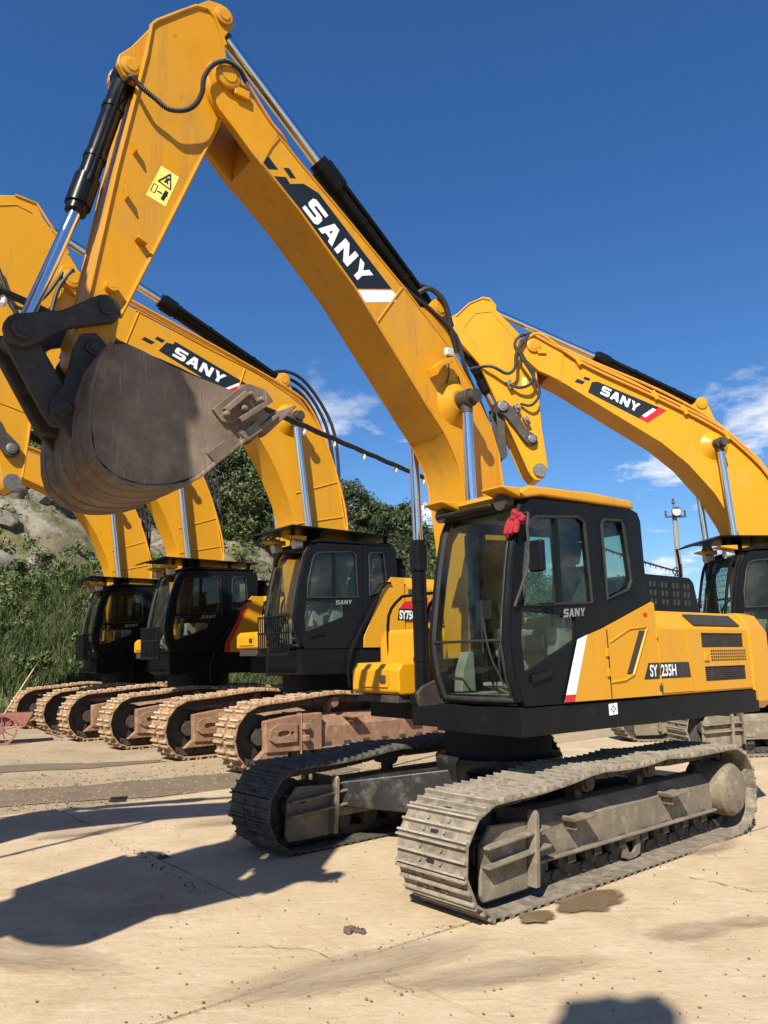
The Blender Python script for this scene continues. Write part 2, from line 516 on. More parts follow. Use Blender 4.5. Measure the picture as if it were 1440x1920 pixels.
# --- lettering -----------------------------------------------------------
GLYPH = {
    'S': ([(0, 0), (.86, 0), (1, .13), (1, .48), (.87, .61), (.32, .61), (.32, .76), (1, .76), (1, 1), (.14, 1), (0, .87), (0, .52), (.13, .39), (.68, .39), (.68, .24), (0, .24)], []),
    'A': ([(0, 0), (.28, 0), (.35, .2), (.65, .2), (.72, 0), (1, 0), (.68, 1), (.32, 1)], [[(.43, .42), (.57, .42), (.5, .7)]]),
    'N': ([(0, 0), (.27, 0), (.27, .56), (.69, 0), (1, 0), (1, 1), (.73, 1), (.73, .44), (.31, 1), (0, 1)], []),
    'Y': ([(.36, 0), (.64, 0), (.64, .4), (1, 1), (.69, 1), (.5, .65), (.31, 1), (0, 1), (.36, .4)], []),
}
def glyphs(text, P0, P1, Pu, y, parent, m, name='letter', gap=0.14, thick=0.002):
    """each glyph a flat piece on the plane Y=y; P0 baseline start, P1 baseline end, Pu top of start (XZ)."""
    P0, P1, Pu = Vector(P0), Vector(P1), Vector(Pu)
    W_, U = P1 - P0, Pu - P0
    n = len(text)
    cw = 1.0 / (n + gap * (n - 1))
    for i, ch in enumerate(text):
        outer, holes = GLYPH[ch]
        f = lambda p: tuple(P0 + W_ * (i * cw * (1 + gap) + p[0] * cw) + U * p[1])
        mb = MB().prism([f(p) for p in outer], y, y + thick, [[f(p) for p in h] for h in holes])
        mb.build(name, m, parent, smooth=False)

def text_mesh(s, P0, size, sx, y, parent, m, name='lettering', bold=0.018, shear=0.0, T=None):
    cu = bpy.data.curves.new('text', 'FONT')
    cu.body = s
    cu.size = 1.0
    cu.offset = bold
    cu.shear = shear
    cu.extrude = 0.0
    to = bpy.data.objects.new('text', cu)
    COL.objects.link(to)
    bpy.context.view_layer.update()
    dg = bpy.context.evaluated_depsgraph_get()
    me = bpy.data.meshes.new_from_object(to.evaluated_get(dg))
    bpy.data.objects.remove(to)
    for v in me.vertices:
        x, z = v.co.x * size * sx, v.co.y * size
        p = (P0[0] - x, y, P0[1] + z)
        v.co = T(p) if T else p
    me.materials.clear()
    me.materials.append(MATS[m])
    o = bpy.data.objects.new(name, me)
    link(o, parent)
    return o

# ------------------------------------------------------------------ excavator: crawler
def track_path(xi, xs, r, zb, top):
    """closed path of shoe bases: bottom run (+X), front arc, top run (-X), rear arc."""
    pts = [Vector((-xs, 0, zb)), Vector((xi, 0, zb))]
    c = zb + r
    for k in range(1, 16):
        a = -pi / 2 + pi * k / 16
        pts.append(Vector((xi + r * cos(a), 0, c + r * sin(a))))
    tp = smooth_path([(p[0], 0, p[1]) for p in top], 6)
    pts += tp
    zt = top[-1][1]
    r2 = (zt - zb) / 2
    for k in range(1, 16):
        a = pi / 2 + pi * k / 16
        pts.append(Vector((-xs + r2 * cos(a), 0, zb + r2 + r2 * sin(a))))
    return pts

def resample(pts, pitch):
    P = pts + [pts[0]]
    d = [0]
    for a, b in zip(P, P[1:]):
        d.append(d[-1] + (b - a).length)
    n = round(d[-1] / pitch)
    outp = []
    j = 0
    for i in range(n):
        s = d[-1] * i / n
        while d[j + 1] < s:
            j += 1
        t = (s - d[j]) / max(1e-9, d[j + 1] - d[j])
        outp.append(P[j].lerp(P[j + 1], t))
    return outp

def shoe_mesh(pitch, w, kind, m):
    mb = MB()
    h = pitch / 2
    if kind == 'triple':
        prof = [(-h * 1.02, 0), (h * .98, 0), (h * 1.04, .012), (h * 1.0, .044), (h * .86, .044), (h * .78, .014), (h * .17, .014), (h * .08, .040), (-h * .08, .040),
                (-h * .17, .014), (-h * .74, .014), (-h * .82, .040), (-h * .97, .040), (-h * 1.04, .01)]
        mb.prism(prof, -w / 2, w / 2)
        for x, y in ((.45, .10), (.45, -.10), (-.45, .10), (-.45, -.10)):
            mb.cyl((h * x, y, .012), (h * x, y, .028), .016, n=6)
        mb.prism_z([(-h * .62, -.03), (-h * .62, .03), (-h * .45, .045), (-h * .28, .03), (-h * .28, -.03), (-h * .45, -.045)], .0135, .0152)
    else:
        g = .066
        for y0, y1 in ((-w / 2, -.045), (.045, w / 2)):
            prof = [(-h * 1.0, 0), (h * .97, 0), (h * 1.02, .03), (h * .98, g), (h * .70, g), (h * .6, .022), (-h * .3, .022), (-h * .4, g * .95), (-h * .66, g * .95), (-h * .78, .022), (-h * 1.02, .02)]
            mb.prism(prof, y0, y1)
            for x in (.1, .35):
                mb.cyl((h * x, (y0 + y1) / 2, .02), (h * x, (y0 + y1) / 2, .036), .022, n=6)
        mb.bx(-h * .9, h * .9, -.044, .044, .002, .016)
    me = mb.mesh('track_shoe', bevel=0.003, seg=1)
    me.materials.append(MATS[m])
    me.materials.append(MATS['worn_lit_steel' if kind == 'triple' else 'worn_lit_mud'])
    zt = .037 if kind == 'triple' else .058
    me.materials.append(MATS['inside_dark'])
    for pl in me.polygons:
        if kind == 'triple' and .0149 < pl.center.z < .0156 and abs(pl.center.y) < .02 and pl.normal.z > .9:
            pl.material_index = 2
        if pl.center.z > zt and pl.normal.z > .6:
            pl.material_index = 1
    return me

def crawler(root, p, yaw=0.0):
    G, w = p['gauge'] / 2, p['shoe']
    shoe = shoe_mesh(p['pitch'], w, p['kind'], p['m_shoe'])
    pts = resample(track_path(p['xi'], p['xs'], p['r'], p['zb'], p['top']), p['pitch'])
    zc, rr = p['zb'] + p['r'], p['r']
    k = rr / 0.355
    R = Matrix.Rotation(yaw, 4, 'Z')
    for side in (1, -1):
        mi = side < 0
        mf = p['m_frame'] if side > 0 else p.get('m_frame2', p['m_frame'])
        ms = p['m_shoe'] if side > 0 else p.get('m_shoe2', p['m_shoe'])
        # side frame
        fx0, fx1 = -p['xs'] + .22 * k, p['xi'] - .52 * k
        zl, zh = zc - .15 * k, zc + .19 * k
        mb = MB()
        zl, zh = (zl, zh) if p['kind'] == 'triple' else (zc - .26, zc + .30)
        sec = [(-.17 * k, zl), (.13 * k, zl), (.17 * k, zl + .01), (.17 * k, zl + .25 * k), (.08 * k, zh), (-.08 * k, zh), (-.17 * k, zl + .22 * k)]
        mb.prism_x(sec, fx0, fx1)
        mb.bx(fx0, fx1, .172 * k, .215 * k, zl - .002, zl + .022)
        mb.bx(fx1 - .02, fx1 + .55 * k, -.1 * k, .1 * k, zc - .08 * k, zc + .1 * k)
        mb.bx(fx1 - .01, fx1 + .012, -.19 * k, .235 * k, zl - .06 * k, zh + .03 * k)
        fr = mb.build('track_frame', mf, root, bevel=.008, mirror=mi)
        place(fr, R @ Matrix.Translation((0, side * G, 0)))
        # guards over the idler, on both flanks
        for gm in (mi, not mi):
            if p['kind'] == 'triple':
                gp = [(p['xi'] - .5 * k, zc + .16 * k), (p['xi'] - .02, zc + .19 * k), (p['xi'] + .08, zc + .07 * k), (p['xi'] + .1, zc - .24 * k), (p['xi'] + .07, zc - .29 * k),
                      (p['xi'] - .38 * k, zc - .29 * k), (p['xi'] - .5 * k, zc - .24 * k)]
                MB().prism(gp, .175, .215).build('idler_guard', mf, fr, bevel=.012, mirror=gm)
                for zr in (.095, -.03):
                    MB().prism([(p['xi'] - .60, zc + zr + .0), (p['xi'] + .085, zc + zr - .04), (p['xi'] + .085, zc + zr - .02), (p['xi'] - .60, zc + zr + .022)], .216, .29).build('guard_rib', mf, fr, bevel=.006, mirror=gm)
                MB().prism([(p['xi'] - .435, zc - .27), (p['xi'] - .385, zc - .27), (p['xi'] - .42, zc + .22), (p['xi'] - .44, zc + .25), (p['xi'] - .462, zc + .22), (p['xi'] - .455, zc + .05)], .2165, .30).build('guard_fin', mf, fr, bevel=.008, mirror=gm)
                MB().bx(p['xi'] - .12, p['xi'] - .05, .2152, .2165, zc + .035, zc + .085).build('guard_slot', 'inside_dark', fr, mirror=gm)
            else:
                MB().prism([(p['xi'] - 1.15, zc - .27), (p['xi'] - .06, zc - .24), (p['xi'] - .04, zc + .25), (p['xi'] - .55, zc + .31), (p['xi'] - 1.15, zc + .33)], .12 * k, .225 * k).build('idler_guard', mf, fr, bevel=.015, mirror=gm)
                pl = [(p['xi'] - .62, zc - .1), (p['xi'] - .2, zc - .1), (p['xi'] - .1, zc - .04), (p['xi'] - .1, zc + .1), (p['xi'] - .22, zc + .18), (p['xi'] - .62, zc + .2)]
                sl = [(p['xi'] - .36 + .09 * cos(a) + (.03 if cos(a) > 0 else -.03), zc + .04 + .05 * sin(a)) for a in np.linspace(0, 2 * pi, 15)[:-1]]
                ho = [(p['xi'] - .53 + .035 * cos(a), zc + .04 + .035 * sin(a)) for a in np.linspace(0, 2 * pi, 11)[:-1]]
                MB().prism(pl, .226 * k, .255 * k, [sl, ho]).build('cover_plate', mf, fr, bevel=0, mirror=gm)
                for bz in (.13, -.06):
                    MB().bx(p['xi'] - .84, p['xi'] - .74, .226 * k, .29 * k, zc + bz - .05, zc + bz + .05).build('stop_block', mf, fr, bevel=.012, mirror=gm)
                MB().prism([(p['xi'] - .5, zc - .34), (p['xi'] + .12, zc - .34), (p['xi'] - .05, zc - .2), (p['xi'] - .5, zc - .22)], .12 * k, .2 * k).build('guide_plate', mf, fr, bevel=.02, mirror=gm)
        # step brackets on the frame
        for xb in p['steps']:
            MB().prism([(xb - .15, zh - .075), (xb - .12, zh - .09), (xb + .13, zh - .09), (xb + .15, zh - .05), (xb + .125, zh - .045), (xb + .115, zh - .068), (xb - .125, zh - .06)], .12 * k, .30 * k).prism(
                [(xb - .03, zh - .20), (xb + .005, zh - .20), (xb + .08, zh - .0905), (xb - .09, zh - .0905)], .172 * k, .19 * k).prism(
                [(xb + .06, zh - .0905), (xb + .075, zh - .0905), (xb + .075, zh - .16), (xb + .06, zh - .16)], .172 * k, .27 * k).build('step_bracket', mf, fr, bevel=.008, mirror=mi)
        # idler, sprocket and final drive
        ri = rr - .11 * k
        mb = MB().rings([((p['xi'], -.05 * k, zc), ri), ((p['xi'], -.045 * k, zc), ri + .012), ((p['xi'], .045 * k, zc), ri + .012), ((p['xi'], .05 * k, zc), ri)], 32)
        mb.cyl((p['xi'], -.14 * k, zc), (p['xi'], .14 * k, zc), .09 * k, n=20)
        mb.build('idler_wheel', 'chain_steel', fr, mirror=mi)
        nt_ = 21
        sp = []
        zs = p['zb'] + (p['top'][-1][1] - p['zb']) / 2
        rs = (p['top'][-1][1] - p['zb']) / 2 - .085 * k
        for i in range(nt_):
            for da, dr in ((-.32, -.02), (-.14, .03), (.14, .03), (.32, -.02)):
                a = 2 * pi * (i + da) / nt_
                sp.append((-p['xs'] + (rs + dr * k) * cos(a), zs + (rs + dr * k) * sin(a)))
        MB().prism(sp, -.035 * k, .035 * k).build('drive_sprocket', 'chain_steel', fr, bevel=0, mirror=mi)
        MB().rings([((-p['xs'], -.1 * k, zs), .24 * k), ((-p['xs'], .17 * k, zs), .25 * k), ((-p['xs'], .27 * k, zs), .245 * k), ((-p['xs'], .31 * k, zs), .21 * k), ((-p['xs'], .33 * k, zs), .13 * k), ((-p['xs'], .335 * k, zs), .05 * k)], 28).build('final_drive', mf, fr, mirror=mi)
        # rollers
        nr = p['rollers']
        for i in range(nr):
            x = -p['xs'] + .42 * k + (p['xi'] + p['xs'] - 1.05 * k) * i / (nr - 1)
            zr = p['zb'] + .155 * k
            mb = MB().rings([((x, -.15 * k, zr), .06 * k), ((x, -.12 * k, zr), .10 * k), ((x, -.07 * k, zr), .10 * k), ((x, -.06 * k, zr), .075 * k), ((x, .06 * k, zr), .075 * k), ((x, .07 * k, zr), .10 * k), ((x, .12 * k, zr), .10 * k), ((x, .15 * k, zr), .06 * k)], 16)
            mb.box((x, .165 * k, zr + .03 * k), (.10 * k, .03 * k, .10 * k))
            mb.build('track_roller', 'chain_steel', fr, mirror=mi)
        if p['kind'] == 'triple':
            xg = -.1
            MB().prism([(xg - .16, zl - .02), (xg + .16, zl - .02), (xg + .12, zl - .17), (xg + .06, zl - .19), (xg - .06, zl - .19), (xg - .12, zl - .17)], .13, .16,
                       [[(xg - .085, zl - .05), (xg - .04, zl - .15), (xg + .04, zl - .15), (xg + .085, zl - .05)]]).build('roller_guard', mf, fr, mirror=mi)
        for xcr, zcr in p['carriers']:
            mb = MB().rings([((xcr, -.12 * k, zcr), .045 * k), ((xcr, -.11 * k, zcr), .075 * k), ((xcr, .13 * k, zcr), .075 * k), ((xcr, .14 * k, zcr), .06 * k), ((xcr, .165 * k, zcr), .06 * k), ((xcr, .17 * k, zcr), .03 * k)], 18)
            mb.bx(xcr - .04, xcr + .04, -.06 * k, .04 * k, zh - .03, zcr)
            mb.build('carrier_roller', 'frame_mud' if p['kind'] != 'triple' else 'chain_steel', fr, mirror=mi)
        # chain links, joined: two rails of link plates all the way round
        mb = MB()
        n = len(pts)
        for i in range(n):
            a, b = pts[i], pts[(i + 1) % n]
            c = (a + b) / 2
            t = (b - a).normalized()
            nn = Vector((t.z, 0, -t.x))
            M = Matrix((t, -Vector((0, 1, 0)), nn)).transposed()
            for yy in (-.085 * k, .085 * k):
                q = c - nn * .048 * k
                mb.box((q.x, yy, q.z), (p['pitch'] * .86, .036 * k, .085 * k), M)
            q = a - nn * .05 * k
            mb.cyl((q.x, -.115 * k, q.z), (q.x, .115 * k, q.z), .034 * k, n=8)
        mb.build('track_chain', 'chain_steel', fr, smooth=False, mirror=False)
        sm = shoe
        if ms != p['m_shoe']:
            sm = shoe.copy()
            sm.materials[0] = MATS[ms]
            sm.materials[1] = MATS['track_shaded']  # tops darkened too: the shade on this track is in the colour
        for i in range(n):
            a, b = pts[i], pts[(i + 1) % n]
            c = (a + b) / 2
            t = (b - a).normalized()
            nn = Vector((t.z, 0, -t.x))
            y = nn.cross(t)
            M = Matrix(((t.x, y.x, nn.x, c.x), (t.y, y.y, nn.y, 0), (t.z, y.z, nn.z, c.z), (0, 0, 0, 1)))
            o = bpy.data.objects.new('track_shoe', sm)
            link(o, fr)
            o.matrix_basis = M
    # car body between the tracks
    zt = zc + .32 * k
    mb = MB()
    mb.rings([((0, 0, zc - .1), .5 * k), ((0, 0, zt + .02), .62 * k), ((0, 0, zt + .1), .62 * k)], 28)
    for sx in (1, -1):
        for sy in (1, -1):
            A0 = [(.1, .2), (.55 * k, .05), (1.28 * k, (G - .16 * k)), (.72 * k, (G - .16 * k))]
            lo, hi = zc - .12 * k, zt
            q = [(sx * x, sy * y) for x, y in A0]
            vs_ = [(q[0][0], q[0][1], lo), (q[1][0], q[1][1], lo), (q[2][0], q[2][1], zc - .05), (q[3][0], q[3][1], zc - .05),
                   (q[0][0], q[0][1], hi), (q[1][0], q[1][1], hi), (q[2][0], q[2][1], zc + .17 * k), (q[3][0], q[3][1], zc + .19 * k)]
            mb.add(vs_, [(0, 1, 2, 3), (4, 5, 6, 7), (0, 1, 5, 4), (1, 2, 6, 5), (2, 3, 7, 6), (3, 0, 4, 7)])
    cb = mb.build('car_body', 'scratched_black' if p['kind'] == 'triple' else 'frame_mud', root, bevel=.02)
    place(cb, R)
    MB().rings([((0, 0, zt + .1), .52 * k), ((0, 0, p['zd']), .52 * k)], 36).build('swing_bearing', 'inside_dark', root)  # near-black colour stands in for the shade under the deck

# ------------------------------------------------------------------ excavator: hydraulic cylinder
def cylinder(root, name, base, head, tip, y, rb, rr, body_m='black_clean', collar=True, eye=.09, ew=.16):
    B, H, Tp = Vector((base[0], y, base[1])), Vector((head[0], y, head[1])), Vector((tip[0], y, tip[1]))
    d = (H - B).normalized()
    mb = MB()
    st = [(B, rb * .8), (B + d * rb, rb), (H - d * .32, rb)]
    if collar:
        st += [(H - d * .315, rb * 1.22), (H - d * .06, rb * 1.22), (H - d * .055, rb * 1.02), (H, rb * 1.0)]
    else:
        st += [(H, rb)]
    mb.rings(st, 24)
    mb.cyl((B.x, y - ew / 2, B.z), (B.x, y + ew / 2, B.z), eye * 1.15, n=20)
    L_ = (H - B).length
    up = Vector((0, 1, 0)).cross(d)
    side = Vector((0, 1, 0))
    for s in (.25, .62, .86):
        c = B + d * (L_ * s)
        mb.rings([(c - d * .02, rb * 1.1), (c + d * .02, rb * 1.1)], 24)
    mb.tube([B + d * .15 + side * (rb * 1.15), B + d * (L_ * .5) + side * (rb * 1.2), H - d * .25 + side * (rb * 1.15)], rb * .2, 8, 2)
    c = mb.build(name, body_m, root)
    e = (Tp - H).normalized()
    MB().rings([(H - d * .02, rr), (Tp - e * eye * .6, rr)], 24).build('rod', 'chrome', c)
    MB().cyl((Tp.x, y - ew / 2, Tp.z), (Tp.x, y + ew / 2, Tp.z), eye, n=20).rings([(Tp - e * eye * 1.6, rr * 1.15), (Tp, rr * 1.25)], 16).build('rod_eye', 'dark_iron' if body_m != 'chrome' else 'black', c, bevel=.006)
    return c

def pin(parent, x, z, y, r, ln=.05, m='yellow', sides=(1, -1)):
    for s in sides:
        MB().rings([((x, s * y, z), r), ((x, s * (y + ln * .8), z), r), ((x, s * (y + ln), z), r * .85)], 24).rings(
            [((x, s * (y + ln), z), r * .6), ((x, s * (y + ln + .008), z), r * .58)], 20).build('pin', m, parent)

# ------------------------------------------------------------------ excavator: upper structure
def strip(path, y, w, m, parent, name, T=None, h=.012):
    """raised bead along XZ path on the plane Y=y."""
    mb = MB()
    mb.rings([((p[0], y, p[1]), h) for p in path], 6)
    return mb.build(name, m, parent, T)

CAB_FRONT = [(1.13, 1.40), (1.21, 1.60), (1.245, 1.85), (1.215, 2.10), (1.15, 2.48), (1.075, 2.80), (1.00, 2.95)]

def upper(root, st):
    T = st['T']
    big = st['big']
    Y = 1.36
    # ---- deck
    mb = MB()
    mb.bx(-2.60, 1.15, .385, Y, 1.12, 1.345)
    mb.bx(-2.60, .55, -Y, -.36, 1.12, 1.345)
    mb.bx(-2.60, .80, -.358, .383, 1.10, 1.28)
    deck = mb.build('deck', 'black', root, T, bevel=.012)
    if not big:
        MB().prism([(.045, 1.32), (-.075, 1.325), (-.075, 1.23), (.045, 1.225)], Y + .001, Y + .003).build('warning_sticker', 'white_decal', deck, T)
        c = Vector((-.015, Y + .0045, 1.276))
        mb = MB()
        for a in range(12):
            a0, a1 = 2 * pi * a / 12, 2 * pi * (a + 1) / 12
            mb.add([(c.x + .018 * cos(a0), c.y, c.z + .018 * sin(a0)), (c.x + .025 * cos(a0), c.y, c.z + .025 * sin(a0)), (c.x + .025 * cos(a1), c.y, c.z + .025 * sin(a1)), (c.x + .018 * cos(a1), c.y, c.z + .018 * sin(a1))], [(0, 1, 2, 3)])
        mb.add([(c.x - .004, c.y, c.z + .019), (c.x + .004, c.y, c.z + .019), (c.x + .004, c.y, c.z + .042), (c.x - .004, c.y, c.z + .042)], [(0, 1, 2, 3)])
        mb.add([(c.x - .004, c.y, c.z - .042), (c.x + .004, c.y, c.z - .042), (c.x + .004, c.y, c.z - .019), (c.x - .004, c.y, c.z - .019)], [(0, 1, 2, 3)])
        mb.add([(c.x - .042, c.y, c.z - .004), (c.x - .019, c.y, c.z - .004), (c.x - .019, c.y, c.z + .004), (c.x - .042, c.y, c.z + .004)], [(0, 1, 2, 3)])
        mb.add([(c.x + .019, c.y, c.z - .004), (c.x + .042, c.y, c.z - .004), (c.x + .042, c.y, c.z + .004), (c.x + .019, c.y, c.z + .004)], [(0, 1, 2, 3)])
        mb.build('sticker_mark', 'black_decal', deck, T, smooth=False)
    # ---- boom mounting brackets
    mb = MB()
    for s in (1, -1):
        y0 = s * .27 if not big else s * .30
        mb.prism([(-.55, 1.27), (.76, 1.27), (.80, 1.40), (.72, 1.46), (.45, 1.55), (.3, 1.95), (.0, 1.98), (-.15, 1.75)], y0, y0 + s * .05)
    mb.build('boom_bracket', 'dark_iron', root, T, bevel=.008)
    # ---- engine hood
    ht = st['hood']
    hx0, hx1 = -2.52, st['hoodx']
    sec = [(-Y, 1.352), (Y - .004, 1.352), (Y - .004, ht - .17), (Y - .15, ht), (-Y + .15, ht), (-Y, ht - .17)]
    hood = MB().prism_x(sec, hx0, hx1).build('engine_hood', st['paint'], root, T, bevel=.02, seg=3)
    if not big:
        # separate service doors and grille panel, proud of the hood
        for (x0, x1, nm) in ((-1.265, -.765, 'service_door'), (-2.47, -1.285, 'grille_panel')):
            if nm == 'service_door':
                MB().prism([(x0 - .06, 1.375), (x1 - .015, 1.375), (x1 + .01, ht - .18), (x0 + .04, ht - .18)], Y - .004, Y + .012).build(nm, st['paint'], hood, T, bevel=.006)
            else:
                holes = [[(-2.37, 1.79), (-1.53, 1.79), (-1.53, 1.935), (-2.37, 1.935)], [(-2.36, 1.46), (-1.55, 1.46), (-1.55, 1.605), (-2.36, 1.605)]]
                MB().prism([(x0, 1.375), (x1 - .05, 1.375), (x1 + .02, ht - .18), (x0 + .07, ht - .18)], Y - .004, Y + .014, holes).build(nm, st['paint'], hood, T)
        for z0, z1 in ((1.795, 1.93), (1.465, 1.60)):
            MB().bx(-2.365, -1.535, Y - .003, Y + .001, z0, z1).build('grille', 'mesh_dark', hood, T)
            mb = MB()
            for i in range(42):
                x = -2.36 + .82 * i / 41
                mb.box((x, Y + .004, (z0 + z1) / 2), (.006, .004, z1 - z0))
            for i in range(8):
                mb.box((-1.95, Y + .0065, z0 + (z1 - z0) * i / 7), (.82, .003, .005))
            mb.build('grille_mesh', 'dark_iron', hood, T, smooth=False)
        mb = MB()
        for r_ in range(4):
            for c_ in range(17):
                x = -1.70 - c_ * .042
                z = 1.655 + r_ * .03
                mb.bx(x - .013, x + .013, Y + .0145, Y + .0155, z, z + .02)
        mb.build('louver_slot', 'inside_dark', hood, T, smooth=False)
        MB().bx(-1.63, -1.54, Y + .0142, Y + .03, 1.66, 1.745).build('latch_plate', st['paint'], hood, T, bevel=.006)
        # sloping top grille
        a = Vector((0, Y - .004 - .13, ht - .02)); 
        mb = MB()
        q = [(-2.33, Y - .112, ht - .034), (-1.42, Y - .112, ht - .034), (-1.46, Y - .018, ht - .142), (-2.37, Y - .018, ht - .142)]
        nrm = Vector((0, .17, .146)).normalized()
        mb.add([Vector(p) + nrm * .004 for p in q] + [Vector(p) + nrm * .012 for p in q], [(0, 1, 2, 3), (4, 5, 6, 7), (0, 1, 5, 4), (1, 2, 6, 5), (2, 3, 7, 6), (3, 0, 4, 7)])
        mb.build('grille', 'mesh_dark', hood, T)
        # model plate and lettering
        MB().prism([(-.768, 1.51), (-.768, 1.655), (-1.262, 1.655), (-1.28, 1.51)], Y + .0125, Y + .0145).build('name_plate', 'black_decal', hood, T)
        text_mesh('235H', (-.775, 1.535), .145, .80, Y + .0155, hood, 'white_decal', bold=.022, T=T)
        text_mesh('Pro', (-1.11, 1.535), .115, .72, Y + .0155, hood, 'maroon_ink', bold=.01, T=T)
        for zz in (1.47, 1.88):
            MB().bx(-.752, -.728, Y + .0125, Y + .03, zz, zz + .07).build('hinge', st['paint'], hood, T, bevel=.004)
        MB().bx(-.765, -.715, Y + .012, Y + .03, 1.40, 1.45).build('latch', 'dark_iron', hood, T, bevel=.004)
        # perforated black cover on the hood
        cov = MB().prism([(-1.10, 2.14), (-1.16, 2.50), (-1.24, 2.55), (-2.08, 2.55), (-2.16, 2.50), (-2.24, 2.14)], -.1, 1.0).build('perforated_cover', 'black', root, T, bevel=.03)
        slot = MB().prism([(0, 0), (-.04, 0), (-.048, .055), (-.008, .055)], .9995, 1.0015).mesh('cover_slot', T, smooth=False)
        slot.materials.append(MATS['mesh_dark'])
        for r_ in range(3):
            for c_ in range(4):
                for k_ in (0, 1):
                    o = link(bpy.data.objects.new('cover_slot', slot), cov)
                    o.location = (-1.28 - c_ * .215 - k_ * .075, 0, 2.24 + r_ * .09)
        MB().cyl((-2.25, -.3, ht), (-2.25, -.3, ht + .35), .06, n=16).build('exhaust_pipe', 'dark_iron', root, T)
    else:
        for (x0, x1) in ((-1.45, st['hoodx'] - .03), (-2.4, -1.48)):
            MB().prism([(x0, 1.375), (x1, 1.375), (x1, ht - .19), (x0, ht - .19)], Y - .004, Y + .012).build('service_door', st['paint'], hood, T, bevel=.008)
        mb = MB()
        for i in range(9):
            mb.bx(-2.3, -1.6, Y + .0125, Y + .02, 1.6 + i * .06, 1.63 + i * .06)
        mb.build('louver_slot', 'inside_dark', hood, T, smooth=False)
        MB().bx(-1.0, -.9, Y + .0125, Y + .018, 2.25, 2.36).build('latch_plate', 'dark_iron', hood, T)
        # raised black intake canisters
        for yy in (1.0, .55):
            MB().rings([((-1.0, yy, ht - .01), .15), ((-1.0, yy, ht + .24), .15), ((-1.0, yy, ht + .26), .10), ((-1.0, yy, ht + .31), .10), ((-1.0, yy, ht + .32), .17), ((-1.0, yy, ht + .36), .16)], 24).build('air_canister', 'black', root, T)
    # ---- counterweight
    prof = []
    for i in range(13):
        a = -1 + 2 * i / 12
        prof.append((-3.18 + .24 * abs(a) ** 3.2, Y * a))
    plan = [(-2.535, Y)] + [(x, y) for x, y in reversed(prof)] + [(-2.535, -Y)]
    n_ = len(plan)
    mb = MB()
    def ring(zz, ins):
        return [(x + (ins if x < -2.6 else 0), y * (1 - ins * .5), zz) for x, y in plan]
    levels = [(1.14, .10), (1.22, .0), (ht - .2, .0), (ht - .02, .10), (ht + .01, .2)]
    vs_ = [p for z_, i_ in levels for p in ring(z_, i_)]
    fs_ = [tuple(range(n_)), tuple((len(levels) - 1) * n_ + i for i in range(n_))]
    for l_ in range(len(levels) - 1):
        for i in range(n_):
            j = (i + 1) % n_
            fs_.append((l_ * n_ + i, l_ * n_ + j, (l_ + 1) * n_ + j, (l_ + 1) * n_ + i))
    mb.add(vs_, fs_)
    mb.build('counterweight', st['paint'], root, T, bevel=.015)
    # ---- tank and tool box on the other flank
    MB().prism_x([(-Y, 1.352), (-.50, 1.352), (-.50, 1.95), (-.56, 2.04), (-Y + .1, 2.04), (-Y, 1.94)], -.70, .42).build('fuel_tank', st['paint'], root, T, bevel=.05, seg=4)
    tb = MB().prism([(.43, 1.375), (.84, 1.375), (.88, 1.41), (.88, 1.62), (.82, 1.69), (.43, 1.70)], -1.24, -.46).build('tool_box', st['paint'], root, T, bevel=.03, seg=3)
    MB().prism([(.883, 1.45), (.895, 1.45), (.895, 1.62), (.883, 1.63)], -1.1, -.62).build('box_lid', st['paint'], tb, T, bevel=.004)
    MB().bx(.896, .915, -.72, -.64, 1.50, 1.57).build('latch', 'dark_iron', tb, T, bevel=.004)
    mb = MB()
    for yy in (-1.2, -.55):
        mb.tube([(.40, yy, 1.69), (.40, yy, 2.2), (.2, yy, 2.42)], .018, 8)
    mb.tube([(.2, -1.2, 2.42), (.2, -.55, 2.42)], .018, 8, 1)
    mb.build('hand_rail', 'black_clean', root, T)
    MB().bx(.43, .86, -1.15, -.5, 1.30, 1.372).build('step_plate', 'dark_iron', root, T, bevel=.006)
    # ---- cab
    if not big:
        outer = [(1.10, 1.352), (1.15, 1.45), (1.205, 1.62), (1.235, 1.85), (1.205, 2.10), (1.14, 2.48), (1.065, 2.80), (.99, 2.95), (.90, 3.02), (.10, 3.055), (.085, 1.352)]
    else:
        outer = [(1.10, 1.352), (1.15, 1.45), (1.205, 1.62), (1.235, 1.85), (1.205, 2.10), (1.14, 2.48), (1.065, 2.80), (.99, 2.95), (.90, 3.02), (.10, 3.055), (.085, 1.352)]
    wtop = [(.985, 2.72), (.94, 2.83), (.86, 2.87), (.30, 2.925), (.22, 2.88), (.185, 2.18), (1.07, 2.135), (1.055, 2.40)]
    wbot = [(1.085, 2.09), (.42, 2.06), (.43, 1.86), (1.09, 1.60), (1.12, 1.85)]
    rear = [(.075, 1.352), (.085, 3.055), (-.52, 3.085), (-.62, 3.06), (-.66, 2.98), (-.685, 1.352)]
    wrear = [(-.03, 2.90), (-.08, 2.94), (-.33, 2.955), (-.365, 2.9), (-.42, 2.40), (-.37, 2.32), (-.04, 2.22)]
    ym = .42
    mb = MB()
    # floor, rear wall, inner side, header
    mb.bx(-.66, 1.10, ym + .002, Y - .052, 1.352, 1.41)
    mb.prism([(p[0], p[1]) for p in rear], Y - .05, Y, [wrear])
    ins = [(-.685, 1.352), (1.10, 1.352), (1.205, 1.62), (1.235, 1.85), (1.205, 2.10), (1.14, 2.48), (1.065, 2.80), (.99, 2.95), (.90, 3.02), (-.52, 3.085), (-.66, 3.0)]
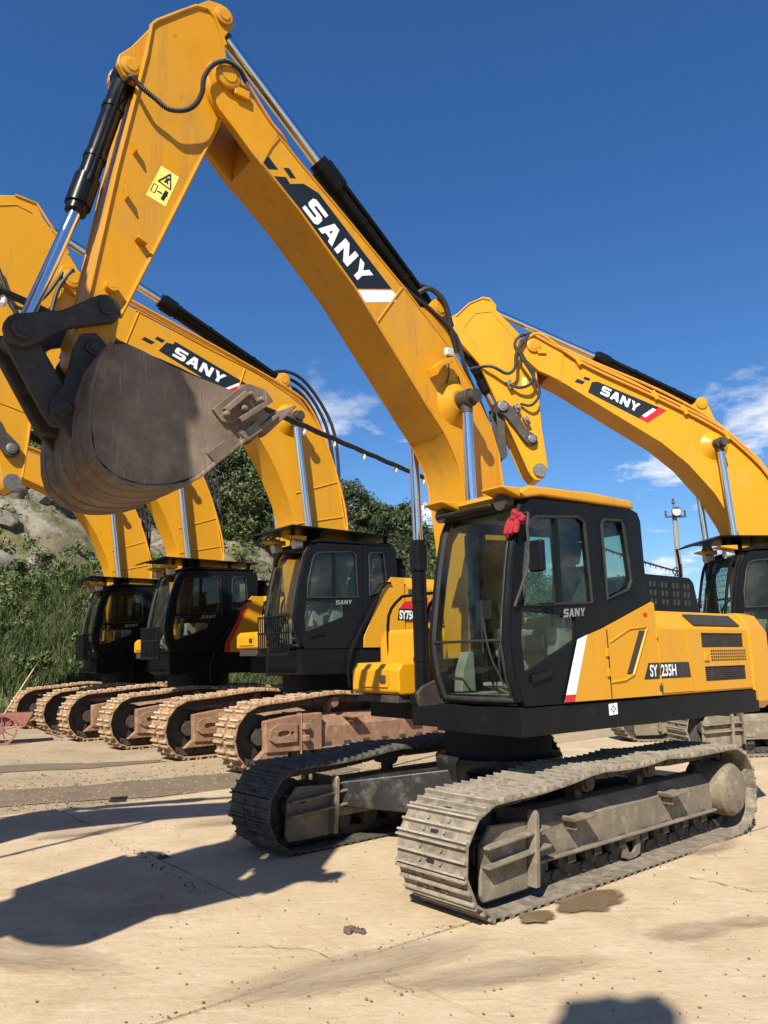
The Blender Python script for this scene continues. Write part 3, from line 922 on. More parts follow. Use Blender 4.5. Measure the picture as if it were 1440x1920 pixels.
    mb.prism(ins, ym, ym + .05, [[(-.5, 1.80), (1.12, 1.72), (1.13, 1.95), (1.05, 2.4), (.97, 2.74), (.88, 2.86), (-.45, 2.93)]])
    # rear wall with window
    yy0, yy1 = ym + .051, Y - .051
    mb.bx(-.69, -.64, yy0, yy1, 1.36, 2.2)
    mb.bx(-.67, -.62, yy0, yy1, 2.88, 3.06)
    mb.bx(-.68, -.63, yy0, yy0 + .09, 2.2, 2.88)
    mb.bx(-.68, -.63, yy1 - .09, yy1, 2.2, 2.88)
    # front frame: sill, header, pillars
    mb.bx(1.07, 1.135, yy0, yy1, 1.352, 1.43)
    mb.bx(.89, .985, yy0, yy1, 2.95, 3.02)
    mb.prism([(-.6, 3.02), (.9, 2.99), (.9, 3.02), (-.55, 3.06)], yy0, yy1)
    cab = mb.build('cab', st['cabm'], root, T, bevel=.006, seg=1)
    for yy, dy in ((Y - .045, 0), (ym + .045, 0)):
        MB().rings([((x - .012, yy, z), .042) for x, z in CAB_FRONT], 10).build('pillar', st['cabm'], cab, T)
    # door
    MB().prism(outer, Y - .045, Y + .006, [wtop, wbot]).build('door', st['cabm'], cab, T)
    g = st['glass']
    MB().prism(wtop, Y - .02, Y - .014).build('door_window', g, cab, T, smooth=False)
    MB().prism(wbot, Y - .02, Y - .014).build('door_window', 'tinted_glass', cab, T, smooth=False)
    MB().prism(wrear, Y - .03, Y - .024).build('side_window', g, cab, T, smooth=False)
    MB().prism([(-.5, 1.80), (1.12, 1.72), (1.13, 1.95), (1.05, 2.4), (.97, 2.74), (.88, 2.86), (-.45, 2.93)], ym + .02, ym + .026).build('side_window', g, cab, T, smooth=False)
    MB().bx(-.66, -.655, yy0 + .09, yy1 - .09, 2.2, 2.88).build('back_window', g, cab, T, smooth=False)
    # window rubber frames
    for path in (wtop, wrear):
        MB().rings([((p[0], Y + .006, p[1]), .014) for p in path + [path[0]]], 6).build('window_seal', 'rubber', cab, T)
    mb = MB().bx(.585, .625, Y - .03, Y + .008, 2.16, 2.90)
    mb.build('window_divider', 'black_clean', cab, T)
    # windshield: bowed pane and seal
    ny = 9
    grid = []
    CF = smooth_path([(x, 0, z) for x, z in CAB_FRONT], 3)
    ys = np.linspace(ym + .075, Y - .075, ny)
    for p in CF:
        for y in ys:
            b = 1 - ((y - .89) / .40) ** 2
            grid.append((p.x + .045 * b + .004, y, p.z))
    fs_ = []
    for i in range(len(CF) - 1):
        for j in range(ny - 1):
            fs_.append((i * ny + j, i * ny + j + 1, (i + 1) * ny + j + 1, (i + 1) * ny + j))
    MB().add(grid, fs_).build('windshield', g, cab, T)
    per = [grid[j] for j in range(ny)] + [grid[i * ny + ny - 1] for i in range(1, len(CF))] + [grid[(len(CF) - 1) * ny + j] for j in range(ny - 2, -1, -1)] + [grid[i * ny] for i in range(len(CF) - 2, -1, -1)]
    MB().rings([(p, .022) for p in per], 8).build('windshield_seal', 'rubber', cab, T)
    MB().rings([((1.252 + .045 * (1 - ((y - .89) / .40) ** 2), y, 1.86), .012) for y in ys], 6).build('window_bar', 'rubber', cab, T)
    # wiper
    MB().tube([(1.2, 1.24, 1.52), (1.3, 1.2, 1.75), (1.31, 1.14, 2.05)], .009, 6).box((1.305, 1.13, 1.97), (.012, .012, .42)).build('wiper', 'rubber', cab, T)
    # roof
    if not big:
        rf = MB().prism([(-.56, 3.092), (.78, 3.06), (.98, 3.02), (1.06, 3.055), (.92, 3.13), (.1, 3.17), (-.52, 3.165)], ym - .01, Y + .012)
        rf.build('roof', st['paint'], cab, T, bevel=.02, seg=2)
        # two flared lamp hoods on the front corners
        for y0 in (Y - .24, ym - .02):
            MB().prism([(1.03, 3.02), (1.24, 3.07), (1.25, 3.09), (1.03, 3.10)], y0, y0 + .24).build('lamp_hood', st['paint'], cab, T, bevel=.012)
            MB().rings([((1.04, y0 + .12, 2.985), .055), ((1.16, y0 + .12, 2.975), .065)], 14).build('roof_lamp', 'dark_iron', cab, T)
        MB().prism([(.95, 2.965), (1.17, 2.955), (1.19, 2.98), (.97, 3.015)], ym + .05, Y - .22).build('visor', 'dark_iron', cab, T, bevel=.01)
    else:
        MB().prism([(-.6, 3.092), (.8, 3.05), (.98, 3.02), (1.0, 3.05), (.8, 3.12), (-.55, 3.13)], ym - .005, Y + .01).build('roof', st['cabm'], cab, T, bevel=.02)
        gd = MB().bx(-.62, 1.36, ym - .06, Y + .08, 3.24, 3.265)
        for xx in (-.45, .8):
            for yy in (ym + .05, Y - .05):
                gd.bx(xx - .03, xx + .03, yy - .03, yy + .03, 3.10, 3.2395)
        gd.prism([(1.362, 3.24), (1.5, 3.17), (1.51, 3.19), (1.362, 3.265)], ym - .06, Y + .08)
        gd.build('roof_guard', 'black', cab, T, bevel=.004, seg=1)
        for y0 in (Y - .30, ym + .03):
            MB().prism([(1.05, 3.05), (1.30, 3.09), (1.31, 3.115), (1.05, 3.13)], y0, y0 + .26).build('lamp_hood', 'yellow', cab, T, bevel=.012)
            MB().rings([((1.07, y0 + .13, 3.01), .06), ((1.2, y0 + .13, 2.99), .07)], 14).build('roof_lamp', 'lamp_lens', cab, T)
        # bar guard over the lower windscreen
        mb = MB()
        for i in range(15):
            y = ym + .03 + (Y - ym - .06) * i / 14
            mb.rings([((1.34, y, 1.30), .011), ((1.36, y, 1.85), .011)], 6)
        for zz in (1.30, 1.6, 1.86):
            mb.rings([((1.35, ym + .01, zz), .016), ((1.35, Y - .01, zz), .016)], 6)
        mb.build('bar_guard', 'black_clean', cab, T)
    # door handle, lettering, mirror, grab bar
    MB().prism([(1.03, 1.525), (.80, 1.575), (.79, 1.61), (.82, 1.625), (1.02, 1.59)], Y + .0065, Y + .03).build('door_handle', 'black_clean', cab, T, bevel=.008)
    if True:
        Pm = lambda x, z: (x, z)
        sub = empty_part('lettering', cab, T, 'SANY', (.585, 2.045), (.30, 2.065), (.575, 2.115), Y + .0075, 'cab_trim')
    if not big:
        MB().tube([(1.04, Y + .0, 2.86), (1.08, Y + .11, 2.86), (1.12, Y + .13, 2.74), (1.12, Y + .12, 2.45), (1.19, Y + .02, 2.12)], .012, 8).build('mirror_bar', 'dark_iron', cab, T)
        MB().bx(1.06, 1.12, Y + .12, Y + .255, 2.38, 2.63).build('mirror', 'black_clean', cab, T, bevel=.02)
        # yellow flank panel with stripe and vent
        pan = MB().prism([(.525, 1.362), (.30, 1.90), (.09, 1.955), (-.70, 2.215), (-.735, 2.2), (-.745, 1.362)], Y + .0065, Y + .022,
                         [[(-.46, 1.945), (-.545, 1.945), (-.29, 1.56), (-.225, 1.565)]])
        pan = pan.build('flank_panel', st['paint'], root, T)
        MB().prism([(-.465, 1.94), (-.545, 1.94), (-.305, 1.565), (-.235, 1.57)], Y + .0225, Y + .0245).build('vent', 'mesh_dark', pan, T)
        MB().prism([(.655, 1.364), (.53, 1.364), (.305, 1.905), (.44, 1.865)], Y + .0225, Y + .0245).build('stripe', 'white_decal', pan, T)
        MB().prism([(.656, 1.3635), (.531, 1.3635), (.508, 1.42), (.636, 1.42)], Y + .0247, Y + .026).build('stripe_end', 'red_decal', pan, T)
        MB().prism([(-.48, 1.51), (-.565, 1.655), (-.74, 1.655), (-.744, 1.51)], Y + .0225, Y + .0245).build('name_plate', 'black_decal', pan, T)
        text_mesh('SY', (-.575, 1.535), .145, .78, Y + .0255, pan, 'white_decal', bold=.022, T=T)
        MB().rings([((.02, Y + .0235, 1.37), .005), ((.03, Y + .0235, 1.95), .005)], 5).build('panel_seam', 'inside_dark', pan, T)
        MB().rings([((.015, Y + .023, 1.50), .010), ((-.19, Y + .023, 1.515), .012), ((-.325, Y + .023, 1.56), .012), ((-.59, Y + .023, 1.98), .012), ((-.30, Y + .023, 1.96), .010), ((.0, Y + .023, 1.84), .008)], 8).build('pressed_edge', st['paint'], pan, T)
        for zz in (1.55, 1.72):
            MB().bx(.035, .075, Y + .0225, Y + .04, zz, zz + .07).build('hinge', st['paint'], pan, T, bevel=.006)
        MB().bx(-.60, -.54, Y + .0225, Y + .03, 2.08, 2.11).build('marker_lamp', 'red_decal', pan, T, bevel=.004)
        # red cloth tied at the pillar
        mb = MB()
        rr_ = random.Random(5)
        for i in range(26):
            a = rr_.random() * 6.28
            q_ = rr_.random()
            mb.ball((1.12 + .03 * cos(a), Y + .03 + .075 * q_ * sin(a), 2.84 + .055 * q_ * cos(a * 1.7)), rr_.uniform(.018, .034), 9, (1, rr_.uniform(.7, 1.4), rr_.uniform(.7, 1.3)))
        for i in range(3):
            y = Y - .045 + .05 * i
            mb.rings([((1.13, y, 2.82), .026), ((1.16, y - .006, 2.76), .03), ((1.165, y - .01, 2.71), .022), ((1.15, y - .012, 2.68 + .02 * i), .010)], 9)
        for k_ in range(len(mb.v)):
            x_, y_, z_ = mb.v[k_]
            mb.v[k_] = (x_ + .006 * sin(90 * z_ + 40 * y_), y_ + .006 * sin(80 * z_), z_ + .004 * sin(110 * y_))
        cl = mb.build('tied_cloth', 'red_cloth', cab, T, label='crumpled red cloth tied to the cab pillar')
        # cab corner edge strip
    else:
        pan = MB().prism([(.10, 1.362), (.09, 1.55), (-.36, 2.40), (-.50, ht - .03), (-.80, ht - .03), (-.80, 1.362)], Y + .0065, Y + .03).build('flank_panel', st['paint'], root, T, bevel=.008)
        if st.get('plate'):
            MB().prism([(-.62, 1.82), (-.66, 2.02), (-1.5, 2.02), (-1.5, 1.82)], Y + .0315, Y + .034).build('name_plate', 'black_decal', pan, T)
            MB().prism([(-.67, 2.0205), (-.80, 2.15), (-1.5, 2.15), (-1.5, 2.0205)], Y + .0315, Y + .034).build('stripe', 'red_decal', pan, T)
            text_mesh('SY750H', (-.665, 1.845), .20, .70, Y + .035, pan, 'white_decal', bold=.035, T=T)
        MB().tube([(.38, Y + .05, 1.0), (.36, Y + .06, 1.33), (-.27, Y + .06, 2.34), (-.47, Y + .05, 2.44)], .018, 8, 3).build('hand_rail', 'black_clean', root, T)
    # interior: lining, seat, consoles, levers, screen
    MB().bx(-.63, 1.05, ym + .055, Y - .055, 1.412, 1.43).build('floor_mat', 'lining', cab, T)
    MB().bx(-.636, -.60, ym + .06, Y - .06, 1.44, 2.15).build('wall_lining', 'lining', cab, T, bevel=.01)
    MB().prism([(-.58, 3.0), (.86, 2.96), (.86, 2.98), (-.58, 3.015)], ym + .06, Y - .06).build('ceiling_lining', 'lining', cab, T)
    MB().prism([(.85, 1.44), (1.02, 1.44), (1.0, 1.62), (.93, 1.78), (.86, 1.78)], ym + .055, ym + .16).build('side_trim', 'lining', cab, T, bevel=.01)
    mb = MB()
    mb.bx(-.1, .42, .72, 1.16, 1.78, 1.92)
    mb.prism([(-.10, 1.86), (.03, 1.86), (-.08, 2.55), (-.2, 2.55)], .73, 1.15)
    mb.prism([(-.1, 2.56), (-.02, 2.56), (-.08, 2.78), (-.17, 2.78)], .82, 1.06)
    mb.bx(-.05, .35, .80, 1.08, 1.42, 1.78)
    mb.build('seat', 'seat_fabric', cab, T, bevel=.035, seg=3)
    for y0 in (.58, 1.17):
        MB().bx(.0, .60, y0, y0 + .13, 1.72, 1.98).bx(.1, .35, y0 + .02, y0 + .11, 1.42, 1.72).build('console', 'cab_trim', cab, T, bevel=.03)
        MB().rings([((.52, y0 + .065, 1.97), .03), ((.54, y0 + .065, 2.06), .016), ((.56, y0 + .065, 2.12), .03), ((.565, y0 + .065, 2.20), .028)], 10).build('joystick', 'rubber', cab, T)
    for y0 in (.86, .99):
        MB().tube([(.82, y0, 1.42), (.84, y0, 1.75), (.74, y0, 2.02)], .013, 8).ball((.74, y0, 2.04), .03, 8).build('travel_lever', 'rubber', cab, T)
        MB().prism([(.78, 1.42), (1.0, 1.50), (1.0, 1.53), (.78, 1.46)], y0 - .045, y0 + .045).build('pedal', 'cab_trim', cab, T)
    MB().bx(.80, .84, .60, .78, 2.05, 2.22).build('screen', 'inside_dark', cab, T, bevel=.01)
    return cab

def empty_part(name, parent, T, text, P0, P1, Pu, y, m):
    """small door lettering: the four glyphs joined in one flat piece."""
    P0, P1, Pu = Vector(P0), Vector(P1), Vector(Pu)
    W_, U = P1 - P0, Pu - P0
    mb = MB()
    n, gap = 4, .16
    cw = 1.0 / (n + gap * (n - 1))
    for i, ch in enumerate(text):
        outer, holes = GLYPH[ch]
        f = lambda p: tuple(P0 + W_ * (i * cw * (1 + gap) + p[0] * cw) + U * p[1])
        mb.prism([f(p) for p in outer], y, y + .0015, [[f(p) for p in h] for h in holes])
    return mb.build(name, m, parent, T, smooth=False)

# ------------------------------------------------------------------ excavator: boom and arm
def decal(parent, y, polys):
    for nm, m, poly in polys:
        MB().prism(poly, y, y + .0015).build(nm, m, parent, smooth=False)

def boom_arm(root, q):
    hw, aw = q['hw'], q['aw']
    k = q.get('k', 1.0)
    yl = q['yellow']
    mb = MB().prism(q['body'], -hw, hw)
    boom = mb.build('boom', yl, root, bevel=.012)
    for s in (1, -1):
        y0, y1 = (aw + .012, hw + .012)
        MB().prism(q['lug'], s * y0, s * y1).build('boom_lug', yl, boom, bevel=.012)
    pin(boom, *q['pivot'], hw + .012, .115 * k, .05)
    MB().bx(q['pivot'][0] - .2 * k, q['pivot'][0] - .06 * k, hw + .014, hw + .055, q['pivot'][1] - .14 * k, q['pivot'][1] - .06 * k).build('pin_lock', yl, boom, bevel=.008)
    for a, b in q['seams']:
        MB().rings([((a[0], hw + .001, a[1]), .011 * k), ((b[0], hw + .001, b[1]), .011 * k)], 6).build('weld_seam', yl, boom)
    # raised edges of the top and bottom plates
    for path in q['edges']:
        mb = MB()
        for s in (1, -1):
            mb.rings([((p[0], s * (hw + .002), p[1]), .012 * k) for p in path], 6)
        mb.build('plate_edge', yl, boom)
    # cylinder boss and pin through the boom
    c = q['cylpin']
    for s in (1, -1):
        MB().rings([((c[0], s * hw, c[1]), .24 * k), ((c[0], s * (hw + .035 * k), c[1]), .19 * k), ((c[0], s * (hw + .09 * k), c[1]), .115 * k)], 28).build('pin_boss', yl, boom)
        MB().rings([((c[0], s * (hw + .08 * k), c[1]), .062 * k), ((c[0], s * (hw + .285 * k), c[1]), .062 * k), ((c[0], s * (hw + .29 * k), c[1]), .072 * k), ((c[0], s * (hw + .31 * k), c[1]), .068 * k)], 20).build('cylinder_pin', 'dark_iron', boom)
    for s in (1, -1):
        cylinder(root, 'boom_cylinder', q['bcyl'][0], q['bcyl'][1], c, s * (hw + .155 * k), .075 * k, .052 * k, 'black_clean', True, .09 * k, .15 * k)
    # arm
    arm = MB().prism(q['arm'], -aw, aw).build('arm', yl, root, bevel=.012)
    MB().cyl((q['pivot'][0], -aw - .009, q['pivot'][1]), (q['pivot'][0], aw + .009, q['pivot'][1]), .17 * k, n=28).build('arm_boss', yl, arm)
    for lg in q['armlugs']:
        for s in (1, -1):
            MB().prism(lg, s * .075 * k, s * .135 * k).build('arm_lug', yl, arm, bevel=.008)
    for x, z, r in q['lugpins']:
        pin(arm, x, z, .136 * k, r, .03)
    for path in q['armedges']:
        mb = MB()
        for s in (1, -1):
            mb.rings([((p[0], s * (aw + .004), p[1]), .016 * k) for p in path], 6)
        mb.build('plate_edge', yl, arm)
    # arm cylinder on the boom
    ac = q['acyl']
    cylinder(root, 'arm_cylinder', ac[0], ac[1], ac[2], 0, .095 * k, .055 * k, 'black_clean', True, .09 * k, .14 * k)
    x, z = ac[0]
    for s in (1, -1):
        MB().prism(q['aclug'], s * .085 * k, s * .13 * k).build('cylinder_bracket', yl, boom, bevel=.01)
    pin(boom, x, z, .131 * k, .1 * k, .03, yl)
    # bucket cylinder
    bc = q['bkcyl']
    cylinder(root, 'bucket_cylinder', bc[0], bc[1], bc[2], 0, .078 * k, .047 * k, 'black_clean', True, .085 * k, .14 * k)
    return boom, arm

def link_bar(parent, name, a, b, y0, y1, r0, r1, m, w=.7):
    A, B = Vector((a[0], a[1])), Vector((b[0], b[1]))
    d = (B - A).normalized()
    n = Vector((-d.y, d.x))
    pts = []
    for k in range(9):
        an = pi / 2 + pi * k / 8
        pts.append(A + d * r0 * cos(an) + n * r0 * sin(an))
    M_ = (A + B) / 2
    pts.append(M_ - n * min(r0, r1) * w)
    for k in range(9):
        an = -pi / 2 + pi * k / 8
        pts.append(B + d * r1 * cos(an) + n * r1 * sin(an))
    pts.append(M_ + n * min(r0, r1) * w)
    return MB().prism([tuple(p) for p in pts], y0, y1).build(name, m, parent, bevel=.012)

# ================================================================== the ground
FW = Vector((cos(rad(38.8)), sin(rad(38.8)), 0))        # along the slabs
LW = Vector((sin(rad(38.8)), -cos(rad(38.8)), 0))       # across the slabs
g = MB()
N_ = 40
ext = [-900, -300, -120, -60, -40, -30, -20, -10, 0, 10, 20, 30, 40, 60, 120, 300, 900]
vsx = [(x, y, -.035) for x in ext for y in ext]
n_ = len(ext)
g.add(vsx, [(i * n_ + j, (i + 1) * n_ + j, (i + 1) * n_ + j + 1, i * n_ + j + 1) for i in range(n_ - 1) for j in range(n_ - 1)])
ground = tag(g.build('ground', 'dirt', None, smooth=False), kind='structure')
# cast slabs with open joints
DU, DV, U0, V0 = 2.93, 6.0, 2.92, -9.92
for iu in range(-7, 8):
    for iv in range(0, 4):
        gp = .011
        u0, u1 = U0 + iu * DU + gp, U0 + (iu + 1) * DU - gp
        v0, v1 = V0 + iv * DV + gp, V0 + (iv + 1) * DV - gp
        if iv == 0:
            v0 += .5 * sin(iu * 1.7) * .4
        dz = random.uniform(-.004, .004)
        nu, nv = 10, 16
        vs_, fs_ = [], []
        for a in range(nu + 1):
            for b in range(nv + 1):
                u, v = u0 + (u1 - u0) * a / nu, v0 + (v1 - v0) * b / nv
                if a in (0, nu):
                    u += random.uniform(-.006, .006)
                if b in (0, nv):
                    v += random.uniform(-.006, .006)
                p = FW * u + LW * v
                vs_.append((p.x, p.y, dz + .004 * sin(u * 1.3 + v * .7) * sin(v * .9)))
        for a in range(nu):
            for b in range(nv):
                fs_.append((a * (nv + 1) + b, (a + 1) * (nv + 1) + b, (a + 1) * (nv + 1) + b + 1, a * (nv + 1) + b + 1))
        # skirt
        rim = [a * (nv + 1) for a in range(nu + 1)] + [nu * (nv + 1) + b for b in range(1, nv + 1)] + [a * (nv + 1) + nv for a in range(nu - 1, -1, -1)] + [b for b in range(nv - 1, 0, -1)]
        base = len(vs_)
        vs_ += [(vs_[i][0], vs_[i][1], -.033) for i in rim]
        for i in range(len(rim)):
            j = (i + 1) % len(rim)
            fs_.append((rim[i], rim[j], base + j, base + i))
        MB().add(vs_, fs_).build('concrete_slab', 'concrete', ground, angle=25)

def blob(cx, cy, rx, ry, rot, z, m, name, parent, n=40, wob=.18, seed=1):
    r_ = random.Random(seed)
    ph = [r_.uniform(0, 6.28) for _ in range(5)]
    pts = []
    for i in range(n):
        a = 2 * pi * i / n
        w = 1 + wob * (.5 * sin(2 * a + ph[0]) + .35 * sin(3 * a + ph[1]) + .25 * sin(5 * a + ph[2]) + .2 * sin(9 * a + ph[3]) + .12 * sin(15 * a + ph[4]))
        x, y = rx * w * cos(a), ry * w * sin(a)
        pts.append((cx + x * cos(rot) - y * sin(rot), cy + x * sin(rot) + y * cos(rot), z))
    return MB().add(pts + [(cx, cy, z)], [(i, (i + 1) % n, n) for i in range(n)]).build(name, m, parent, smooth=False)
def soaked(name, tint, inner, outer, rough, es, ed):
    m = bpy.data.materials.new(name)
    m.use_nodes = True
    t = m.node_tree
    N, L = t.nodes, t.links
    b = N['Principled BSDF']
    b.inputs['Roughness'].default_value = rough
    n0 = N.new('ShaderNodeTexNoise'); n0.inputs['Scale'].default_value = 9; n0.inputs['Detail'].default_value = 8
    tcn = N.new('ShaderNodeTexCoord')
    L.new(tcn.outputs['Object'], n0.inputs['Vector'])
    rp = N.new('ShaderNodeValToRGB')
    rp.color_ramp.elements[0].position = .35; rp.color_ramp.elements[1].position = .68
    rp.color_ramp.elements[0].color = (*[c * .88 for c in tint], 1); rp.color_ramp.elements[1].color = (*[c * 1.15 for c in tint], 1)
    L.new(n0.outputs[0], rp.inputs[0]); L.new(rp.outputs[0], b.inputs['Base Color'])
    ln = N.new('ShaderNodeVectorMath'); ln.operation = 'LENGTH'
    L.new(tcn.outputs['Object'], ln.inputs[0])
    n1 = N.new('ShaderNodeTexNoise'); n1.inputs['Scale'].default_value = es; n1.inputs['Detail'].default_value = ed; n1.inputs['Roughness'].default_value = .62
    L.new(tcn.outputs['Object'], n1.inputs['Vector'])
    ad = N.new('ShaderNodeMath'); ad.operation = 'MULTIPLY_ADD'; ad.inputs[1].default_value = 1.1
    L.new(n1.outputs[0], ad.inputs[0]); L.new(ln.outputs['Value'], ad.inputs[2])
    mr = N.new('ShaderNodeMapRange'); mr.inputs['From Min'].default_value = outer; mr.inputs['From Max'].default_value = inner
    L.new(ad.outputs[0], mr.inputs['Value'])
    tr = N.new('ShaderNodeBsdfTransparent')
    mx = N.new('ShaderNodeMixShader')
    L.new(mr.outputs[0], mx.inputs[0]); L.new(tr.outputs[0], mx.inputs[1]); L.new(b.outputs[0], mx.inputs[2])
    L.new(mx.outputs[0], N['Material Output'].inputs[0])
    MATS[name] = m
soaked('puddle_wet', (0.19, 0.13, 0.075), 1.2, 1.38, .08, 1.3, 2)
soaked('stain', (0.36, 0.275, 0.175), .7, 1.75, .92, 4.0, 9)
def patch(name, m, x, y, rx, ry, rot, z):
    o = MB().add([(-1.5, -1.5, 0), (1.5, -1.5, 0), (1.5, 1.5, 0), (-1.5, 1.5, 0)], [(0, 1, 2, 3)]).build(name, m, ground, smooth=False)
    o.location = (x, y, z)
    o.rotation_euler = (0, 0, rot)
    o.scale = (rx, ry, 1)
patch('puddle', 'puddle_wet', 1.42, 5.83, .44, .24, rad(35), .0125)
patch('puddle', 'puddle_wet', .98, 5.50, .20, .13, rad(35), .0165)
for i, (x, y, rx, ry, ro) in enumerate(((1.9, 5.2, .3, .14, 20), (2.35, 5.35, .22, .1, 10), (-.2, 4.7, .8, .22, 28), (.6, 4.6, .6, .16, 15), (-2.3, 5.0, .7, .2, -20), (-3.2, 8.3, .5, .2, 30), (2.9, 7.3, .4, .16, 40), (-1.6, 8.9, .7, .25, 35))):
    patch('stain', 'stain', x, y, rx, ry, rad(ro), .0125 + .0015 * i)
blob(-3.4, 11.4, 2.6, .95, rad(22), -.025, 'wet_dirt', 'wet_patch', ground, seed=8, wob=.35)
blob(-6.2, 13.6, 1.9, .5, rad(20), -.026, 'wet_dirt', 'wet_patch', ground, seed=9, wob=.35)
gr = MB()
for i in range(6):
    gr.box((-3.61 + .03 * i, 10.34 + .008 * i, -.012), (.012, .22, .02), Matrix.Rotation(rad(15), 3, 'Z'))
for s in (-.11, .11):
    gr.box((-3.53 - s * .26, 10.36 + s, -.012), (.22, .014, .022), Matrix.Rotation(rad(15), 3, 'Z'))
tag(gr.build('drain_grate', 'inside_dark', None, smooth=False), 'small black drain grate set in the gravel strip', 'grate')

# loose stones, joined
def stone_field(name, n, fn, smin, smax, m, label, cat, seed):
    r_ = np.random.default_rng(seed)
    ico_v = np.array([(0, 0, 1), (.9, 0, .2), (.28, .85, .25), (-.72, .53, .3), (-.72, -.53, .15), (.28, -.85, .3), (0, 0, -.6)])
    ico_f = [(0, 1, 2), (0, 2, 3), (0, 3, 4), (0, 4, 5), (0, 5, 1), (6, 2, 1), (6, 3, 2), (6, 4, 3), (6, 5, 4), (6, 1, 5)]
    V, F_ = [], []
    for i in range(n):
        x, y, z = fn(r_)
        s = smin * (smax / smin) ** (r_.random() ** 2.2)
        a = r_.random() * 6.28
        q = ico_v * (1 + r_.uniform(-.3, .3, (7, 1))) * s * np.array([1, r_.uniform(.6, 1), r_.uniform(.4, .8)])
        c_, s_ = cos(a), sin(a)
        q = np.stack([q[:, 0] * c_ - q[:, 1] * s_, q[:, 0] * s_ + q[:, 1] * c_, q[:, 2]], 1) + np.array([x, y, z + s * .15])
        b = len(V)
        V += [tuple(p) for p in q]
        F_ += [tuple(k + b for k in f) for f in ico_f]
    me = bpy.data.meshes.new(name)
    me.from_pydata(V, [], F_)
    me.materials.append(MATS[m])
    o = bpy.data.objects.new(name, me)
    link(o)
    tag(o, label, cat, kind='stuff')
    return o
def f_gravel(r_):
    t = r_.random()
    x = -8 + 8.5 * t
    y = 9.9 + .25 * (x + 4.1) + abs(r_.normal(0, 1.5)) * (1 if r_.random() < .8 else 2.2)
    return x, y, -.035
stone_field('gravel', 9000, f_gravel, .006, .032, 'gravel', 'loose pale gravel strewn in front of the muddy tracks', 'gravel', 4)
def f_yard(r_):
    d = 3.8 + 9 * r_.random() ** 1.3
    a = r_.uniform(-.6, .6)
    return d * math.tan(a), d, .004
stone_field('grit', 1500, f_yard, .003, .014, 'gravel', 'fine grit and crumbs scattered over the concrete yard', 'grit', 6)

def f_joint(r_):
    if r_.random() < .6:
        t = r_.random() ** .8
        a, b = Vector((-3.55, 9.05)), Vector((-1.35, 6.07))
    else:
        t = r_.random()
        a, b = Vector((-1.5, 3.85)), Vector((.45, 5.42))
    p = a.lerp(b, t)
    return p.x + r_.normal(0, .03), p.y + r_.normal(0, .03), .002
stone_field('joint_dirt', 420, f_joint, .003, .014, 'clod', 'dark crumbs of dirt collected along the slab joints', 'dirt', 14)
# hairline cracks: thin ragged strips
def crack(pts, w, seed):
    r_ = random.Random(seed)
    P = []
    for a, b in zip(pts, pts[1:]):
        for k in range(14):
            t = k / 14
            P.append(Vector((a[0] + (b[0] - a[0]) * t + r_.gauss(0, .012), a[1] + (b[1] - a[1]) * t + r_.gauss(0, .012))))
    vs_, fs_ = [], []
    for i, q in enumerate(P):
        d = (P[min(i + 1, len(P) - 1)] - P[max(i - 1, 0)]).normalized()
        n = Vector((-d.y, d.x)) * w * r_.uniform(.3, 1.3) * min(1, i / 4, (len(P) - 1 - i) / 4 + .05)
        vs_ += [(q.x + n.x, q.y + n.y, .0095), (q.x - n.x, q.y - n.y, .0095)]
    for i in range(len(P) - 1):
        fs_.append((2 * i, 2 * i + 1, 2 * i + 3, 2 * i + 2))
    MB().add(vs_, fs_).build('crack', 'joint', ground, smooth=False)
crack([(-1.1, 5.1), (-.5, 5.0), (-.1, 4.6), (.2, 4.3)], .003, 1)
crack([(2.3, 6.45), (2.7, 6.0), (3.2, 5.9)], .005, 4)

def clod(x, y, s, seed, label):
    r_ = random.Random(seed)
    mb = MB()
    for i in range(7):
        mb.ball((x + r_.uniform(-1, 1) * s, y + r_.uniform(-.5, .5) * s, s * .22), s * r_.uniform(.22, .5), 7, (1, 1, r_.uniform(.5, .9)))
    for v in range(len(mb.v)):
        p = mb.v[v]
        mb.v[v] = tuple(c + r_.uniform(-.12, .12) * s for c in p)
    tag(mb.build('dirt_clod', 'clod', None, smooth=False), label, 'clod')
clod(-.22, 5.30, .065, 1, 'dark crumbled clod of earth lying alone on the foreground concrete')
clod(-2.05, 7.27, .05, 3, 'small dark clod at the shadow edge beside the slab joint')
clod(-.45, 6.42, .035, 4, 'tiny dark clod in front of the shaded track')

# ================================================================== excavator A: the near machine
AU, AT = rad(218.2751), rad(220.8066)
AO = (1.0901, 7.7578, 0)
ident = None
exA = empty('excavator', AO, AU, 'nearest yellow excavator with black cab flank and its bucket held up at the left', 'excavator', 'parked excavators')
crawlA = dict(gauge=2.38, shoe=.675, pitch=.19, kind='triple', xi=1.745, xs=1.755, r=.355, zb=.033,
              top=[(1.73, .742), (1.35, .748), (.95, .772), (.55, .815), (.15, .80), (-.2, .80), (-.48, .825), (-.85, .80), (-1.3, .795), (-1.755, .80)],
              m_shoe='track_grey', m_frame='frame_dust', m_shoe2='track_shaded', rollers=8,
              carriers=[(.44, .715), (-.50, .725)], steps=(.74, -.70), zd=1.11)
crawler(exA, crawlA, AT - AU)
upper(exA, dict(T=None, big=False, hood=2.15, hoodx=-.755, paint='yellow_clean', cabm='black', glass='cab_glass'))
